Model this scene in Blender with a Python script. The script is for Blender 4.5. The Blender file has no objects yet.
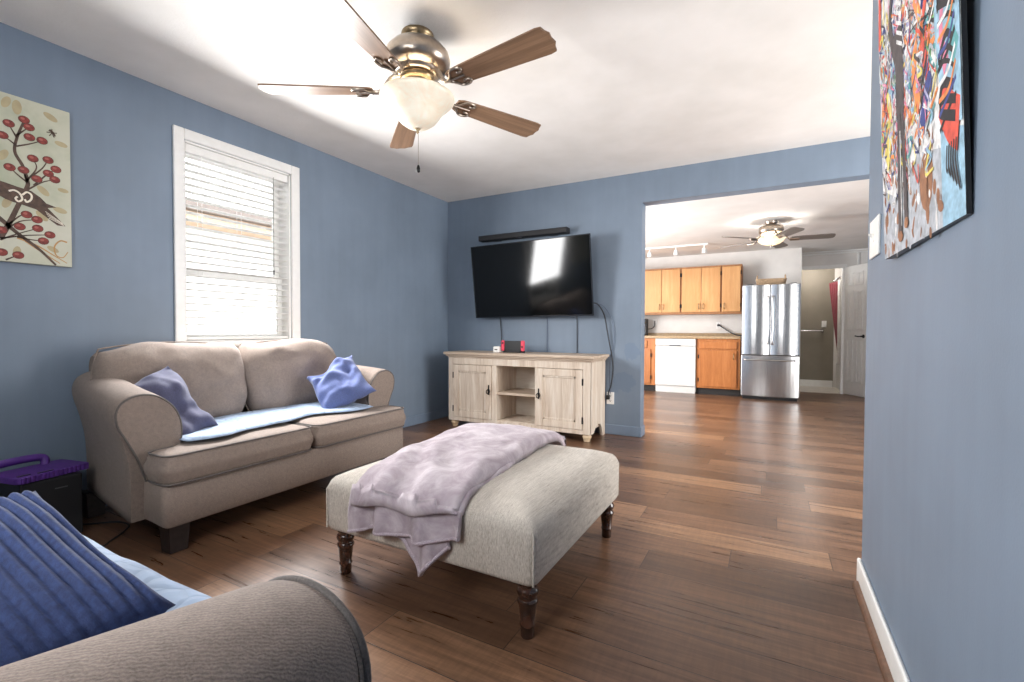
import bpy, bmesh, math, random
from mathutils import Vector, Matrix, noise

random.seed(7)
SC = bpy.context.scene
COL = SC.collection
PI = math.pi

# ---------------------------------------------------------------- camera, world, light, exposure
cam_d = bpy.data.cameras.new('camera')
cam = bpy.data.objects.new('camera', cam_d)
COL.objects.link(cam)
SC.camera = cam
YAW, PITCH, ROLL = -0.4992, -0.0219, 0.0036
_f = Vector((math.sin(YAW), math.cos(YAW), 0)); _r = Vector((math.cos(YAW), -math.sin(YAW), 0)); _u = Vector((0, 0, 1))
_f2 = _f*math.cos(PITCH) + _u*math.sin(PITCH); _u2 = _u*math.cos(PITCH) - _f*math.sin(PITCH)
_r3 = _r*math.cos(ROLL) + _u2*math.sin(ROLL); _u3 = _u2*math.cos(ROLL) - _r*math.sin(ROLL)
cam.matrix_world = Matrix(((_r3.x, _u3.x, -_f2.x, 0), (_r3.y, _u3.y, -_f2.y, 0), (_r3.z, _u3.z, -_f2.z, 0.983), (0, 0, 0, 1)))
cam_d.sensor_width = 36.0
cam_d.lens = 471.3/1024*36.0
cam_d.clip_start = 0.02

world = bpy.data.worlds.new('daylight'); SC.world = world
world.use_nodes = True
_wn = world.node_tree
_bg = _wn.nodes['Background']
_bg.inputs['Color'].default_value = (0.97, 0.985, 1.0, 1)
_bg.inputs['Strength'].default_value = 6.5

def lamp(name, kind, loc, energy, color=(1, 1, 1), size=0.1, size_y=None, rot=(0, 0, 0)):
    d = bpy.data.lights.new(name, kind)
    d.energy = energy; d.color = color
    if kind == 'AREA':
        d.shape = 'RECTANGLE'; d.size = size; d.size_y = size_y or size
    elif kind in ('POINT', 'SPOT'):
        d.shadow_soft_size = size
    o = bpy.data.objects.new(name, d); COL.objects.link(o)
    o.location = loc; o.rotation_euler = rot
    return o

# daylight at the left window; front, side and kitchen areas are added fill lights
wl = lamp('window_daylight_left', 'AREA', (-3.09, 1.99, 1.52), 60, (1.0, 1.0, 1.0), 0.70, 0.9, (0, -PI/2+0.27, 0))
wl.data.spread = math.radians(170)
lamp('fill_light_front', 'AREA', (-1.1, -0.46, 1.6), 9, (1.0, 1.0, 1.0), 0.9, 0.9, (PI/2, 0, 0))  # added fill from behind the camera
lamp('fill_light_side', 'AREA', (2.18, 3.2, 1.15), 110, (1.0, 0.99, 0.97), 2.2, 2.0, (0, PI/2, 0))  # added fill from the unseen right side, the wall there is solid
lamp('fill_light_kitchen', 'AREA', (-3.20, 5.5, 1.2), 165, (1.0, 1.0, 1.0), 2.2, 1.6, (0, -PI/2, 0))  # added fill to brighten the kitchen from out of view

SC.view_settings.view_transform = 'Standard'
SC.view_settings.look = 'None'
SC.view_settings.exposure = 0.45
SC.view_settings.gamma = 1.0
SC.view_settings.use_curve_mapping = False
SC.cycles.max_bounces = 8
SC.cycles.diffuse_bounces = 5
SC.cycles.glossy_bounces = 4
SC.cycles.transmission_bounces = 6
SC.cycles.transparent_max_bounces = 12
SC.cycles.caustics_reflective = False
SC.cycles.caustics_refractive = False
SC.cycles.sample_clamp_indirect = 6.0
SC.cycles.use_denoising = True

# ---------------------------------------------------------------- materials
def lin(c):
    return tuple(((v/255)/12.92 if v/255 <= 0.04045 else ((v/255+0.055)/1.055)**2.4) for v in c) + (1.0,)

class NT:
    def __init__(s, name):
        s.m = bpy.data.materials.new(name); s.m.use_nodes = True
        s.t = s.m.node_tree; s.b = s.t.nodes['Principled BSDF']
    def n(s, kind, **kw):
        n = s.t.nodes.new(kind)
        for k, v in kw.items(): setattr(n, k, v)
        return n
    def l(s, a, b): s.t.links.new(a, b)
    def coord(s, scale=(1, 1, 1), kind='Object', rot=(0, 0, 0)):
        tc = s.n('ShaderNodeTexCoord'); mp = s.n('ShaderNodeMapping')
        mp.inputs['Scale'].default_value = scale; mp.inputs['Rotation'].default_value = rot
        s.l(tc.outputs[kind], mp.inputs['Vector']); return mp.outputs['Vector']
    def noise(s, vec, scale=5, detail=3, rough=0.55, dist=0.0):
        n = s.n('ShaderNodeTexNoise'); n.inputs['Scale'].default_value = scale
        n.inputs['Detail'].default_value = detail; n.inputs['Roughness'].default_value = rough
        n.inputs['Distortion'].default_value = dist
        s.l(vec, n.inputs['Vector']); return n.outputs['Fac']
    def ramp(s, fac, stops, interp='LINEAR'):
        r = s.n('ShaderNodeValToRGB'); r.color_ramp.interpolation = interp
        e = r.color_ramp.elements
        while len(e) < len(stops): e.new(0.5)
        for i, (p, c) in enumerate(stops):
            e[i].position = p; e[i].color = c if len(c) == 4 else lin(c)
        s.l(fac, r.inputs['Fac']); return r.outputs['Color']
    def mix(s, fac, a, b, mode='MIX'):
        n = s.n('ShaderNodeMix', data_type='RGBA', blend_type=mode)
        for sock, v in ((n.inputs[0], fac), (n.inputs[6], a), (n.inputs[7], b)):
            if hasattr(v, 'is_linked'): s.l(v, sock)
            elif isinstance(v, tuple): sock.default_value = v if len(v) == 4 else lin(v)
            else: sock.default_value = v
        return n.outputs[2]
    def bump(s, h, strength=0.3, dist=0.01, prev=None):
        n = s.n('ShaderNodeBump'); n.inputs['Strength'].default_value = strength; n.inputs['Distance'].default_value = dist
        s.l(h, n.inputs['Height'])
        if prev is not None: s.l(prev, n.inputs['Normal'])
        s.l(n.outputs['Normal'], s.b.inputs['Normal']); return n.outputs['Normal']
    def set(s, color=None, rough=None, metal=None, **kw):
        if color is not None:
            if hasattr(color, 'is_linked'): s.l(color, s.b.inputs['Base Color'])
            else: s.b.inputs['Base Color'].default_value = lin(color)
        if rough is not None:
            if hasattr(rough, 'is_linked'): s.l(rough, s.b.inputs['Roughness'])
            else: s.b.inputs['Roughness'].default_value = rough
        if metal is not None: s.b.inputs['Metallic'].default_value = metal
        for k, v in kw.items(): s.b.inputs[k.replace('_', ' ')].default_value = v
        return s.m

def plain(name, c, rough=0.5, metal=0.0, var=0.05, scale=20, **kw):
    t = NT(name); v = t.coord()
    f = t.noise(v, scale, 2)
    lo = tuple(max(0, int(x*(1-var))) for x in c); hi = tuple(min(255, int(x*(1+var))) for x in c)
    return t.set(t.ramp(f, [(0.3, lo), (0.7, hi)]), rough, metal, **kw)

def wall_paint(name, c, patch=False):
    t = NT(name); v = t.coord()
    a = t.noise(v, 1.6, 4, 0.6)
    lo = tuple(int(x*0.955) for x in c); hi = tuple(min(255, int(x*1.04)) for x in c)
    col = t.ramp(a, [(0.35, lo), (0.68, hi)])
    vs = t.coord((14, 14, 1.2)); st = t.noise(vs, 1.0, 3)
    col = t.mix(0.10, col, t.ramp(st, [(0.35, tuple(int(x*0.86) for x in c)), (0.65, tuple(min(255, int(x*1.1)) for x in c))]))
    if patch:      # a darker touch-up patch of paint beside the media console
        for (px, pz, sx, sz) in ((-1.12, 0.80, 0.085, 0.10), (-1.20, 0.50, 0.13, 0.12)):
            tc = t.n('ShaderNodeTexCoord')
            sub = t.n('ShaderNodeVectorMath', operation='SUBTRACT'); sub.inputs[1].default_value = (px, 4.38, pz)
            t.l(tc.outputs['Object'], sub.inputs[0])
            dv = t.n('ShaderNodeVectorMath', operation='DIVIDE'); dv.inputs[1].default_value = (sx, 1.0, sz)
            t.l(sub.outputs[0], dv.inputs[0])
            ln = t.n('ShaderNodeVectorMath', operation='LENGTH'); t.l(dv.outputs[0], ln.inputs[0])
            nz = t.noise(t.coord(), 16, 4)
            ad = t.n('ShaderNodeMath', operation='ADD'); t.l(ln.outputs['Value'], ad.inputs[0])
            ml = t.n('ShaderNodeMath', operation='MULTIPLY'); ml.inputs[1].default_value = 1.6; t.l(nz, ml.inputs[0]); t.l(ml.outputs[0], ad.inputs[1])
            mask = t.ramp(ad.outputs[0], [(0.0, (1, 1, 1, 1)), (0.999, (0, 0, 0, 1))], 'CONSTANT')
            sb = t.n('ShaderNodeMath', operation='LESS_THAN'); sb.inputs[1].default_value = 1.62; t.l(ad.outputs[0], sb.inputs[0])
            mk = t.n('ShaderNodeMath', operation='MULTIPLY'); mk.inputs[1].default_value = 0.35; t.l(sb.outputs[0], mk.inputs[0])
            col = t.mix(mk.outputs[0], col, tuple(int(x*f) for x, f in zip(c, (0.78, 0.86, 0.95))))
    t.bump(t.noise(v, 160, 2), 0.06, 0.004)
    return t.set(col, 0.5)

BLUE = (119, 133, 150)
M_BLUE = wall_paint('blue_wall_paint', BLUE)
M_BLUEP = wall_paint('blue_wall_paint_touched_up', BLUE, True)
M_BLUETRIM = plain('blue_trim_paint', (119, 134, 153), 0.4, 0, 0.02)
def ceiling_mat():
    t = NT('ceiling_paint'); v = t.coord()
    h = t.noise(v, 60, 5, 0.7)
    t.bump(h, 0.35, 0.006)
    return t.set(t.ramp(t.noise(v, 3, 3), [(0.3, (226, 222, 217)), (0.7, (236, 232, 228))]), 0.85)
M_CEIL = ceiling_mat()
M_WHITEWALL = plain('white_wall_paint', (226, 222, 217), 0.6, 0, 0.015, 6)
M_WHITE = plain('white_trim_paint', (238, 237, 234), 0.35, 0, 0.01)
M_BLIND = plain('white_blind_vinyl', (240, 239, 236), 0.4, 0, 0.01)
M_TAUPE = plain('taupe_bath_paint', (138, 130, 116), 0.6, 0, 0.03, 4)
M_SHOE = plain('brown_shoe_moulding', (112, 82, 64), 0.35, 0, 0.12, 30)

def floor_mat():
    t = NT('floor_planks')
    RH, RL = 0.178, 1.22
    tc0 = t.n('ShaderNodeTexCoord'); sx = t.n('ShaderNodeSeparateXYZ'); t.l(tc0.outputs['Object'], sx.inputs[0])
    dv = t.n('ShaderNodeMath', operation='DIVIDE'); dv.inputs[1].default_value = RH; t.l(sx.outputs['Y'], dv.inputs[0])
    fl_ = t.n('ShaderNodeMath', operation='FLOOR'); t.l(dv.outputs[0], fl_.inputs[0])
    wn = t.n('ShaderNodeTexWhiteNoise', noise_dimensions='1D'); t.l(fl_.outputs[0], wn.inputs['W'])
    ma = t.n('ShaderNodeMath', operation='MULTIPLY_ADD'); ma.inputs[1].default_value = RL; t.l(wn.outputs['Value'], ma.inputs[0]); t.l(sx.outputs['X'], ma.inputs[2])
    cb = t.n('ShaderNodeCombineXYZ'); t.l(ma.outputs[0], cb.inputs['X']); t.l(sx.outputs['Y'], cb.inputs['Y'])
    br = t.n('ShaderNodeTexBrick'); br.offset = 0.0; br.squash = 1.0
    br.inputs['Color1'].default_value = (0, 0, 0, 1); br.inputs['Color2'].default_value = (1, 1, 1, 1)
    br.inputs['Mortar'].default_value = (0.5, 0.5, 0.5, 1)
    br.inputs['Scale'].default_value = 1.0; br.inputs['Mortar Size'].default_value = 0.0016
    br.inputs['Mortar Smooth'].default_value = 0.1; br.inputs['Bias'].default_value = 0.0
    br.inputs['Brick Width'].default_value = RL; br.inputs['Row Height'].default_value = RH
    t.l(cb.outputs[0], br.inputs['Vector'])
    tone = t.ramp(br.outputs['Color'], [(0.0, (110, 82, 64)), (0.35, (130, 98, 77)), (0.7, (147, 112, 88)), (0.9, (160, 124, 97)), (1.0, (180, 140, 107))])
    # grain, shifted from plank to plank
    sc = t.n('ShaderNodeVectorMath', operation='SCALE'); sc.inputs['Scale'].default_value = 7.3
    t.l(br.outputs['Color'], sc.inputs[0])
    tc = t.n('ShaderNodeTexCoord')
    ad = t.n('ShaderNodeVectorMath', operation='ADD'); t.l(tc.outputs['Object'], ad.inputs[0]); t.l(sc.outputs[0], ad.inputs[1])
    mp = t.n('ShaderNodeMapping'); mp.inputs['Scale'].default_value = (1.1, 16, 1); t.l(ad.outputs[0], mp.inputs['Vector'])
    g = t.noise(mp.outputs['Vector'], 2.2, 6, 0.65, 0.5)
    mp2 = t.n('ShaderNodeMapping'); mp2.inputs['Scale'].default_value = (3, 70, 1); t.l(ad.outputs[0], mp2.inputs['Vector'])
    g2 = t.noise(mp2.outputs['Vector'], 2.0, 4, 0.6)
    mp3 = t.n('ShaderNodeMapping'); mp3.inputs['Scale'].default_value = (42, 5, 1); t.l(ad.outputs[0], mp3.inputs['Vector'])
    g3 = t.noise(mp3.outputs['Vector'], 2.0, 4, 0.6)
    col = t.mix(0.85, tone, t.ramp(g, [(0.32, (150, 144, 138)), (0.5, (214, 208, 203)), (0.66, (255, 252, 248))]), 'MULTIPLY')
    col = t.mix(0.30, col, t.ramp(g2, [(0.30, (200, 196, 192)), (0.70, (255, 255, 255))]), 'MULTIPLY')
    col = t.mix(0.22, col, t.ramp(g3, [(0.35, (130, 126, 122)), (0.65, (255, 255, 255))]), 'MULTIPLY')
    col = t.mix(br.outputs['Fac'], col, (46, 36, 30))
    t.l(t.mix(0.0, col, col), t.b.inputs['Base Color'])
    gm = t.n('ShaderNodeMix', data_type='RGBA', blend_type='MULTIPLY'); gm.inputs[0].default_value = 0.0
    rr = t.ramp(g, [(0.2, (0.24, 0.24, 0.24, 1)), (0.8, (0.36, 0.36, 0.36, 1))])
    bn = t.bump(g2, 0.02, 0.001)
    inv = t.n('ShaderNodeMath', operation='MULTIPLY'); inv.inputs[1].default_value = -1.0; t.l(br.outputs['Fac'], inv.inputs[0])
    t.bump(inv.outputs[0], 0.3, 0.001, bn)
    return t.set(None, rr)
M_FLOOR = floor_mat()

def fabric(name, c, var=0.16, fine=420, herring=True, bumpy=0.5, sheen=0.06, rough=0.9):
    t = NT(name); v = t.coord()
    big = t.noise(v, 3.0, 4, 0.6); fn = t.noise(v, fine, 2, 0.7); md = t.noise(v, 60, 3, 0.7)
    lo = tuple(int(x*(1-var)) for x in c); hi = tuple(min(255, int(x*(1+var))) for x in c)
    col = t.ramp(md, [(0.25, lo), (0.75, hi)])
    col = t.mix(0.30, col, t.ramp(big, [(0.35, tuple(int(x*0.84) for x in c)), (0.65, tuple(min(255, int(x*1.12)) for x in c))]))
    col = t.mix(0.35, col, t.ramp(fn, [(0.3, tuple(int(x*0.62) for x in c)), (0.7, tuple(min(255, int(x*1.35)) for x in c))]))
    h = fn
    if herring:
        w = t.n('ShaderNodeTexWave', wave_type='BANDS', bands_direction='DIAGONAL'); w.inputs['Scale'].default_value = 95
        w.inputs['Distortion'].default_value = 5.0; w.inputs['Detail'].default_value = 1.0; w.inputs['Detail Scale'].default_value = 1.6
        t.l(v, w.inputs['Vector'])
        col = t.mix(0.16, col, t.ramp(w.outputs['Fac'], [(0.2, tuple(int(x*0.6) for x in c)), (0.8, tuple(min(255, int(x*1.3)) for x in c))]))
        b0 = t.bump(w.outputs['Fac'], 0.25, 0.002)
        t.bump(h, bumpy, 0.002, b0)
    else:
        t.bump(h, bumpy, 0.002)
    return t.set(col, rough, Sheen_Weight=sheen, Sheen_Roughness=0.5)

M_SOFA = fabric('taupe_upholstery', (131, 117, 108))
M_PIPE = fabric('upholstery_piping', (92, 86, 83), 0.1, 300, False)
M_DARKWOOD = plain('espresso_wood', (38, 31, 30), 0.35, 0, 0.25, 40)
M_PILLOW_A = fabric('slate_blue_velvet', (72, 73, 98), 0.1, 260, False, 0.3, 0.12)
M_PILLOW_B = fabric('periwinkle_velvet', (80, 92, 136), 0.1, 260, False, 0.3, 0.15)

def quilt_mat():
    t = NT('light_blue_quilting'); v = t.coord()
    vo = t.n('ShaderNodeTexVoronoi', feature='DISTANCE_TO_EDGE'); vo.inputs['Scale'].default_value = 13
    mp = t.n('ShaderNodeTexNoise'); mp.inputs['Scale'].default_value = 4
    t.l(v, mp.inputs['Vector']); 
    mx = t.mix(0.06, v, mp.outputs['Color']); t.l(mx, vo.inputs['Vector'])
    seam = t.ramp(vo.outputs['Distance'], [(0.0, (0, 0, 0, 1)), (0.14, (0.8, 0.8, 0.8, 1)), (0.4, (1, 1, 1, 1))])
    t.bump(seam, 0.6, 0.006)
    col = t.mix(0.12, t.ramp(t.noise(v, 5, 3), [(0.3, (138, 158, 186)), (0.7, (160, 179, 204))]), seam, 'MULTIPLY')
    return t.set(col, 0.85, Sheen_Weight=0.2)
M_QUILT = quilt_mat()

def rib_mat():
    t = NT('navy_ribbed_velvet'); v = t.coord()
    f = t.noise(v, 90, 3)
    col = t.ramp(f, [(0.3, (27, 41, 80)), (0.7, (43, 61, 106))])
    t.bump(t.noise(v, 350, 2), 0.4, 0.002)
    return t.set(col, 0.85, Sheen_Weight=0.08)
M_RIB = rib_mat()

def tweed_mat():
    t = NT('oatmeal_tweed')
    v = t.coord((420, 420, 60)); v2 = t.coord((300, 14, 90)); v0 = t.coord()
    f = t.noise(v2, 1.0, 4, 0.75); g = t.noise(v, 1.0, 2, 0.6); b = t.noise(v0, 6, 3)
    col = t.ramp(f, [(0.26, (100, 90, 80)), (0.42, (170, 159, 145)), (0.62, (204, 195, 182)), (0.8, (226, 220, 210))])
    col = t.mix(0.35, col, t.ramp(g, [(0.3, (104, 97, 90)), (0.7, (220, 214, 206))]))
    col = t.mix(0.12, col, t.ramp(b, [(0.35, (160, 150, 140)), (0.65, (240, 232, 222))]))
    t.bump(g, 0.4, 0.002)
    return t.set(col, 0.92, Sheen_Weight=0.15)
M_TWEED = tweed_mat()
def fleece_mat():
    t = NT('lilac_fleece'); v = t.coord()
    a = t.noise(v, 9, 5, 0.65, 0.6)
    col = t.ramp(a, [(0.28, (134, 119, 127)), (0.5, (168, 155, 162)), (0.72, (198, 188, 193))])
    t.bump(t.noise(v, 260, 3, 0.8), 0.5, 0.003)
    return t.set(col, 0.95, Sheen_Weight=0.15)
M_FLEECE = fleece_mat()
M_HEM = fabric('lilac_fleece_hem', (168, 155, 163), 0.06, 260, False, 0.4, 0.1)
M_TURNED = plain('dark_turned_wood', (58, 36, 26), 0.22, 0, 0.3, 30, Coat_Weight=0.5, Coat_Roughness=0.1)

def wood(name, dark, mid, light, scale=(1, 1, 1), grain=(14, 14, 1.2), rough=0.5, planks=None):
    t = NT(name); v = t.coord(grain)
    a = t.noise(v, 1.5, 6, 0.65, 0.8)
    col = t.ramp(a, [(0.25, dark), (0.5, mid), (0.75, light)])
    f = t.noise(t.coord(tuple(g*7 for g in grain)), 1.5, 3)
    col = t.mix(0.2, col, t.ramp(f, [(0.3, dark), (0.7, light)]))
    t.bump(f, 0.1, 0.002)
    return t.set(col, rough)
M_RUSTIC = wood('whitewashed_oak', (164, 138, 116), (208, 192, 174), (228, 220, 208), grain=(9, 9, 0.8), rough=0.6)
M_RUSTIC2 = wood('whitewashed_oak_panel', (152, 124, 102), (200, 184, 166), (232, 226, 216), grain=(9, 9, 0.5), rough=0.6)
M_RUSTICTOP = wood('whitewashed_oak_top', (146, 122, 102), (190, 170, 150), (212, 198, 182), grain=(0.8, 14, 9), rough=0.55)
M_PALEFOOT = wood('pale_turned_foot', (176, 146, 110), (206, 180, 146), (224, 204, 176), rough=0.5)
M_INSIDE = wood('cabinet_back_board', (196, 182, 166), (218, 208, 194), (230, 222, 212), grain=(1, 9, 6), rough=0.65)
M_BLACKMETAL = plain('black_iron', (28, 27, 28), 0.4, 0.6)
M_BLACK = plain('black_plastic', (20, 20, 22), 0.35)
M_BLACKMATTE = plain('black_matte', (26, 26, 29), 0.6)
M_SCREEN = plain('screen_glass', (7, 9, 11), 0.09, 0, 0.02, 3, IOR=1.42)
M_BEZEL = plain('screen_bezel', (40, 44, 50), 0.25, 0.5)
M_CABLE = plain('cable_rubber', (38, 42, 50), 0.5)
M_CABLEBLUE = plain('wall_painted_cable_cover', (88, 100, 120), 0.5)
M_PLATE = plain('white_plate_plastic', (240, 238, 234), 0.35, 0, 0.01)
M_PLATEDARK = plain('socket_slots', (50, 50, 52), 0.5)
M_RED = plain('coral_red_plastic', (226, 62, 88), 0.4)
M_PURPLE = plain('purple_foam', (86, 48, 132), 0.55, 0, 0.06)
M_WALNUT = wood('fan_blade_walnut', (104, 80, 62), (136, 106, 82), (160, 128, 102), grain=(1.0, 22, 22), rough=0.35)
M_NICKEL = plain('brushed_nickel', (176, 164, 152), 0.28, 1.0, 0.04, 60)
M_BRONZE = plain('antique_brass', (150, 132, 104), 0.35, 1.0, 0.08, 60)
def bowl_mat(name, e, tl=0.5):
    t = NT(name); v = t.coord()
    f = t.noise(v, 9, 4, 0.6, 1.2)
    col = t.ramp(f, [(0.3, (240, 226, 200)), (0.7, (255, 248, 232))])
    t.l(col, t.b.inputs['Emission Color']); t.b.inputs['Emission Strength'].default_value = e
    t.set(col, 0.3)
    tr = t.n('ShaderNodeBsdfTranslucent'); t.l(col, tr.inputs['Color'])
    mx = t.n('ShaderNodeMixShader'); mx.inputs[0].default_value = tl
    t.l(t.b.outputs[0], mx.inputs[1]); t.l(tr.outputs[0], mx.inputs[2])
    out = [n for n in t.t.nodes if n.type == 'OUTPUT_MATERIAL'][0]; t.l(mx.outputs[0], out.inputs['Surface'])
    return t.m
M_BOWL = bowl_mat('lit_alabaster_glass', 0.10, 0.012)
M_BOWLK = bowl_mat('lit_frosted_glass', 0.3, 0.2)
M_OAKLIGHT = wood('honey_oak', (186, 132, 80), (200, 148, 94), (214, 166, 112), grain=(12, 12, 0.8), rough=0.4)
M_OAKDARK = wood('amber_oak', (150, 86, 40), (176, 108, 54), (196, 130, 74), grain=(10, 10, 0.9), rough=0.4)
M_OAKEDGE = wood('oak_carcass', (138, 92, 54), (160, 110, 68), (178, 130, 84), grain=(10, 10, 0.9), rough=0.5)
M_KICK = plain('dark_toe_kick', (34, 30, 28), 0.7)
M_LAMINATE = plain('tan_laminate', (166, 142, 110), 0.35, 0, 0.12, 60)
M_APPLIANCE = plain('white_appliance_enamel', (214, 212, 208), 0.3, 0, 0.01)
def steel_mat():
    t = NT('brushed_steel'); v = t.coord((60, 60, 1.0))
    f = t.noise(v, 2.0, 4)
    t.bump(t.noise(t.coord((4, 4, 500)), 1.0, 2), 0.03, 0.001)
    return t.set(t.ramp(f, [(0.3, (182, 182, 183)), (0.7, (206, 206, 206))]), 0.2, 1.0)
M_STEEL = steel_mat()
M_STEELSIDE = plain('grey_fridge_side', (92, 92, 95), 0.45, 0.3)
M_WICKER = plain('wicker', (172, 148, 120), 0.8, 0, 0.35, 90)
M_CURTAIN = fabric('burgundy_curtain', (112, 24, 40), 0.15, 200, False, 0.2, 0.3, 0.7)
M_LINER = plain('white_liner', (228, 226, 222), 0.6)
M_TILE = plain('pale_bath_tile', (216, 208, 198), 0.3, 0, 0.04, 6)
M_CHROME = plain('chrome', (200, 200, 204), 0.12, 1.0, 0.01)
M_SIDING = plain('outdoor_white_siding', (226, 226, 224), 0.6, 0, 0.01)
M_EAVE = plain('outdoor_brown_fascia', (186, 156, 128), 0.6)
M_EAVEDARK = plain('outdoor_dark_gutter', (96, 86, 80), 0.6)
M_PANE = plain('outdoor_window_pane', (150, 152, 158), 0.2)
M_GRASS = plain('outdoor_ground', (150, 150, 140), 0.9)
def glass_mat():
    t = NT('window_glass')
    tr = t.n('ShaderNodeBsdfTransparent'); gl = t.n('ShaderNodeBsdfGlossy'); gl.inputs['Roughness'].default_value = 0.02
    fr = t.n('ShaderNodeFresnel'); fr.inputs['IOR'].default_value = 1.45
    mx = t.n('ShaderNodeMixShader'); t.l(fr.outputs[0], mx.inputs[0]); t.l(tr.outputs[0], mx.inputs[1]); t.l(gl.outputs[0], mx.inputs[2])
    out = [n for n in t.t.nodes if n.type == 'OUTPUT_MATERIAL'][0]; t.l(mx.outputs[0], out.inputs['Surface'])
    return t.m
M_GLASS = glass_mat()

# ---------------------------------------------------------------- mesh collector
class MB:
    def __init__(s): s.v = []; s.f = []; s.mi = []; s.sm = []
    def add(s, vs, fs, mi=0, smooth=False):
        o = len(s.v); s.v += [Vector(p) for p in vs]
        for f in fs: s.f.append([i+o for i in f]); s.mi.append(mi); s.sm.append(smooth)
        return s
    def box(s, x0, y0, z0, x1, y1, z1, mi=0):
        x0, x1 = sorted((x0, x1)); y0, y1 = sorted((y0, y1)); z0, z1 = sorted((z0, z1))
        return s.add([(x0, y0, z0), (x1, y0, z0), (x1, y1, z0), (x0, y1, z0), (x0, y0, z1), (x1, y0, z1), (x1, y1, z1), (x0, y1, z1)],
                     [(3, 2, 1, 0), (4, 5, 6, 7), (0, 1, 5, 4), (1, 2, 6, 5), (2, 3, 7, 6), (3, 0, 4, 7)], mi)
    def obox(s, c, ax, half, mi=0):       # box with its own axes
        c = Vector(c); a, b, d = [Vector(q)*h for q, h in zip(ax, half)]
        P = [c+a*i+b*j+d*k for k in (-1, 1) for (i, j) in ((-1, -1), (1, -1), (1, 1), (-1, 1))]
        fs = [(3, 2, 1, 0), (4, 5, 6, 7), (0, 1, 5, 4), (1, 2, 6, 5), (2, 3, 7, 6), (3, 0, 4, 7)]
        return s.add(P, fs, mi)
    def rings(s, rs, mi=0, smooth=True, closed=True, cap0=True, cap1=True, loop=False):
        n = len(rs[0]); vs = [p for r in rs for p in r]; fs = []
        m = len(rs)
        for i in range(m if loop else m-1):
            j = (i+1) % m
            for k in range(n if closed else n-1):
                k2 = (k+1) % n
                fs.append((i*n+k, i*n+k2, j*n+k2, j*n+k))
        s.add(vs, fs, mi, smooth)
        if closed and not loop:
            if cap0: s.add(rs[0], [tuple(reversed(range(n)))], mi, False)
            if cap1: s.add(rs[-1], [tuple(range(n))], mi, False)
        return s
    def lathe(s, prof, c=(0, 0, 0), seg=24, mi=0, axis=None):
        c = Vector(c)
        if axis is None: A, B, Z = Vector((1, 0, 0)), Vector((0, 1, 0)), Vector((0, 0, 1))
        else:
            Z = Vector(axis).normalized(); A = Z.orthogonal().normalized(); B = Z.cross(A)
        rs = [[c + A*(max(r, 1e-4)*math.cos(2*PI*k/seg)) + B*(max(r, 1e-4)*math.sin(2*PI*k/seg)) + Z*z for k in range(seg)] for r, z in prof]
        return s.rings(rs, mi)
    def tube(s, path, r, seg=8, mi=0, loop=False, flat=1.0):
        P = [Vector(p) for p in path]; n = len(P); rs = []
        up = None
        for i in range(n):
            if loop: t = P[(i+1) % n]-P[i-1]
            else: t = P[min(i+1, n-1)]-P[max(i-1, 0)]
            if t.length < 1e-9: t = Vector((0, 0, 1))
            t.normalize()
            if up is None: up = t.orthogonal().normalized()
            up = (up - t*up.dot(t))
            if up.length < 1e-6: up = t.orthogonal()
            up.normalize(); b = t.cross(up)
            rr = r[i] if isinstance(r, (list, tuple)) else r
            rs.append([P[i] + up*rr*math.cos(2*PI*k/seg) + b*rr*flat*math.sin(2*PI*k/seg) for k in range(seg)])
        return s.rings(rs, mi, loop=loop)
    def prism(s, poly, fn, d0, d1, mi=0):     # poly of 2-D points, fn(u, v, d) -> point
        n = len(poly)
        vs = [fn(u, v, d0) for u, v in poly]+[fn(u, v, d1) for u, v in poly]
        fs = [tuple(reversed(range(n))), tuple(range(n, 2*n))]+[(i, (i+1) % n, n+(i+1) % n, n+i) for i in range(n)]
        return s.add(vs, fs, mi)
    def grid(s, fn, nu, nv, mi=0, smooth=True, flip=False):
        vs = [fn(i/nu, j/nv) for i in range(nu+1) for j in range(nv+1)]
        fs = []
        for i in range(nu):
            for j in range(nv):
                q = (i*(nv+1)+j, (i+1)*(nv+1)+j, (i+1)*(nv+1)+j+1, i*(nv+1)+j+1)
                fs.append(tuple(reversed(q)) if flip else q)
        return s.add(vs, fs, mi, smooth)
    def mesh(s, name, mats, origin=(0, 0, 0), weld=False):
        me = bpy.data.meshes.new(name)
        o = Vector(origin)
        me.from_pydata([v-o for v in s.v], [], s.f)
        for m in (mats if isinstance(mats, (list, tuple)) else [mats]): me.materials.append(m)
        me.polygons.foreach_set('material_index', s.mi); me.polygons.foreach_set('use_smooth', s.sm)
        bm = bmesh.new(); bm.from_mesh(me)
        if weld: bmesh.ops.remove_doubles(bm, verts=bm.verts, dist=weld if isinstance(weld, float) else 1e-4)
        bmesh.ops.recalc_face_normals(bm, faces=bm.faces)
        bm.to_mesh(me); bm.free()
        return me

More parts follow.
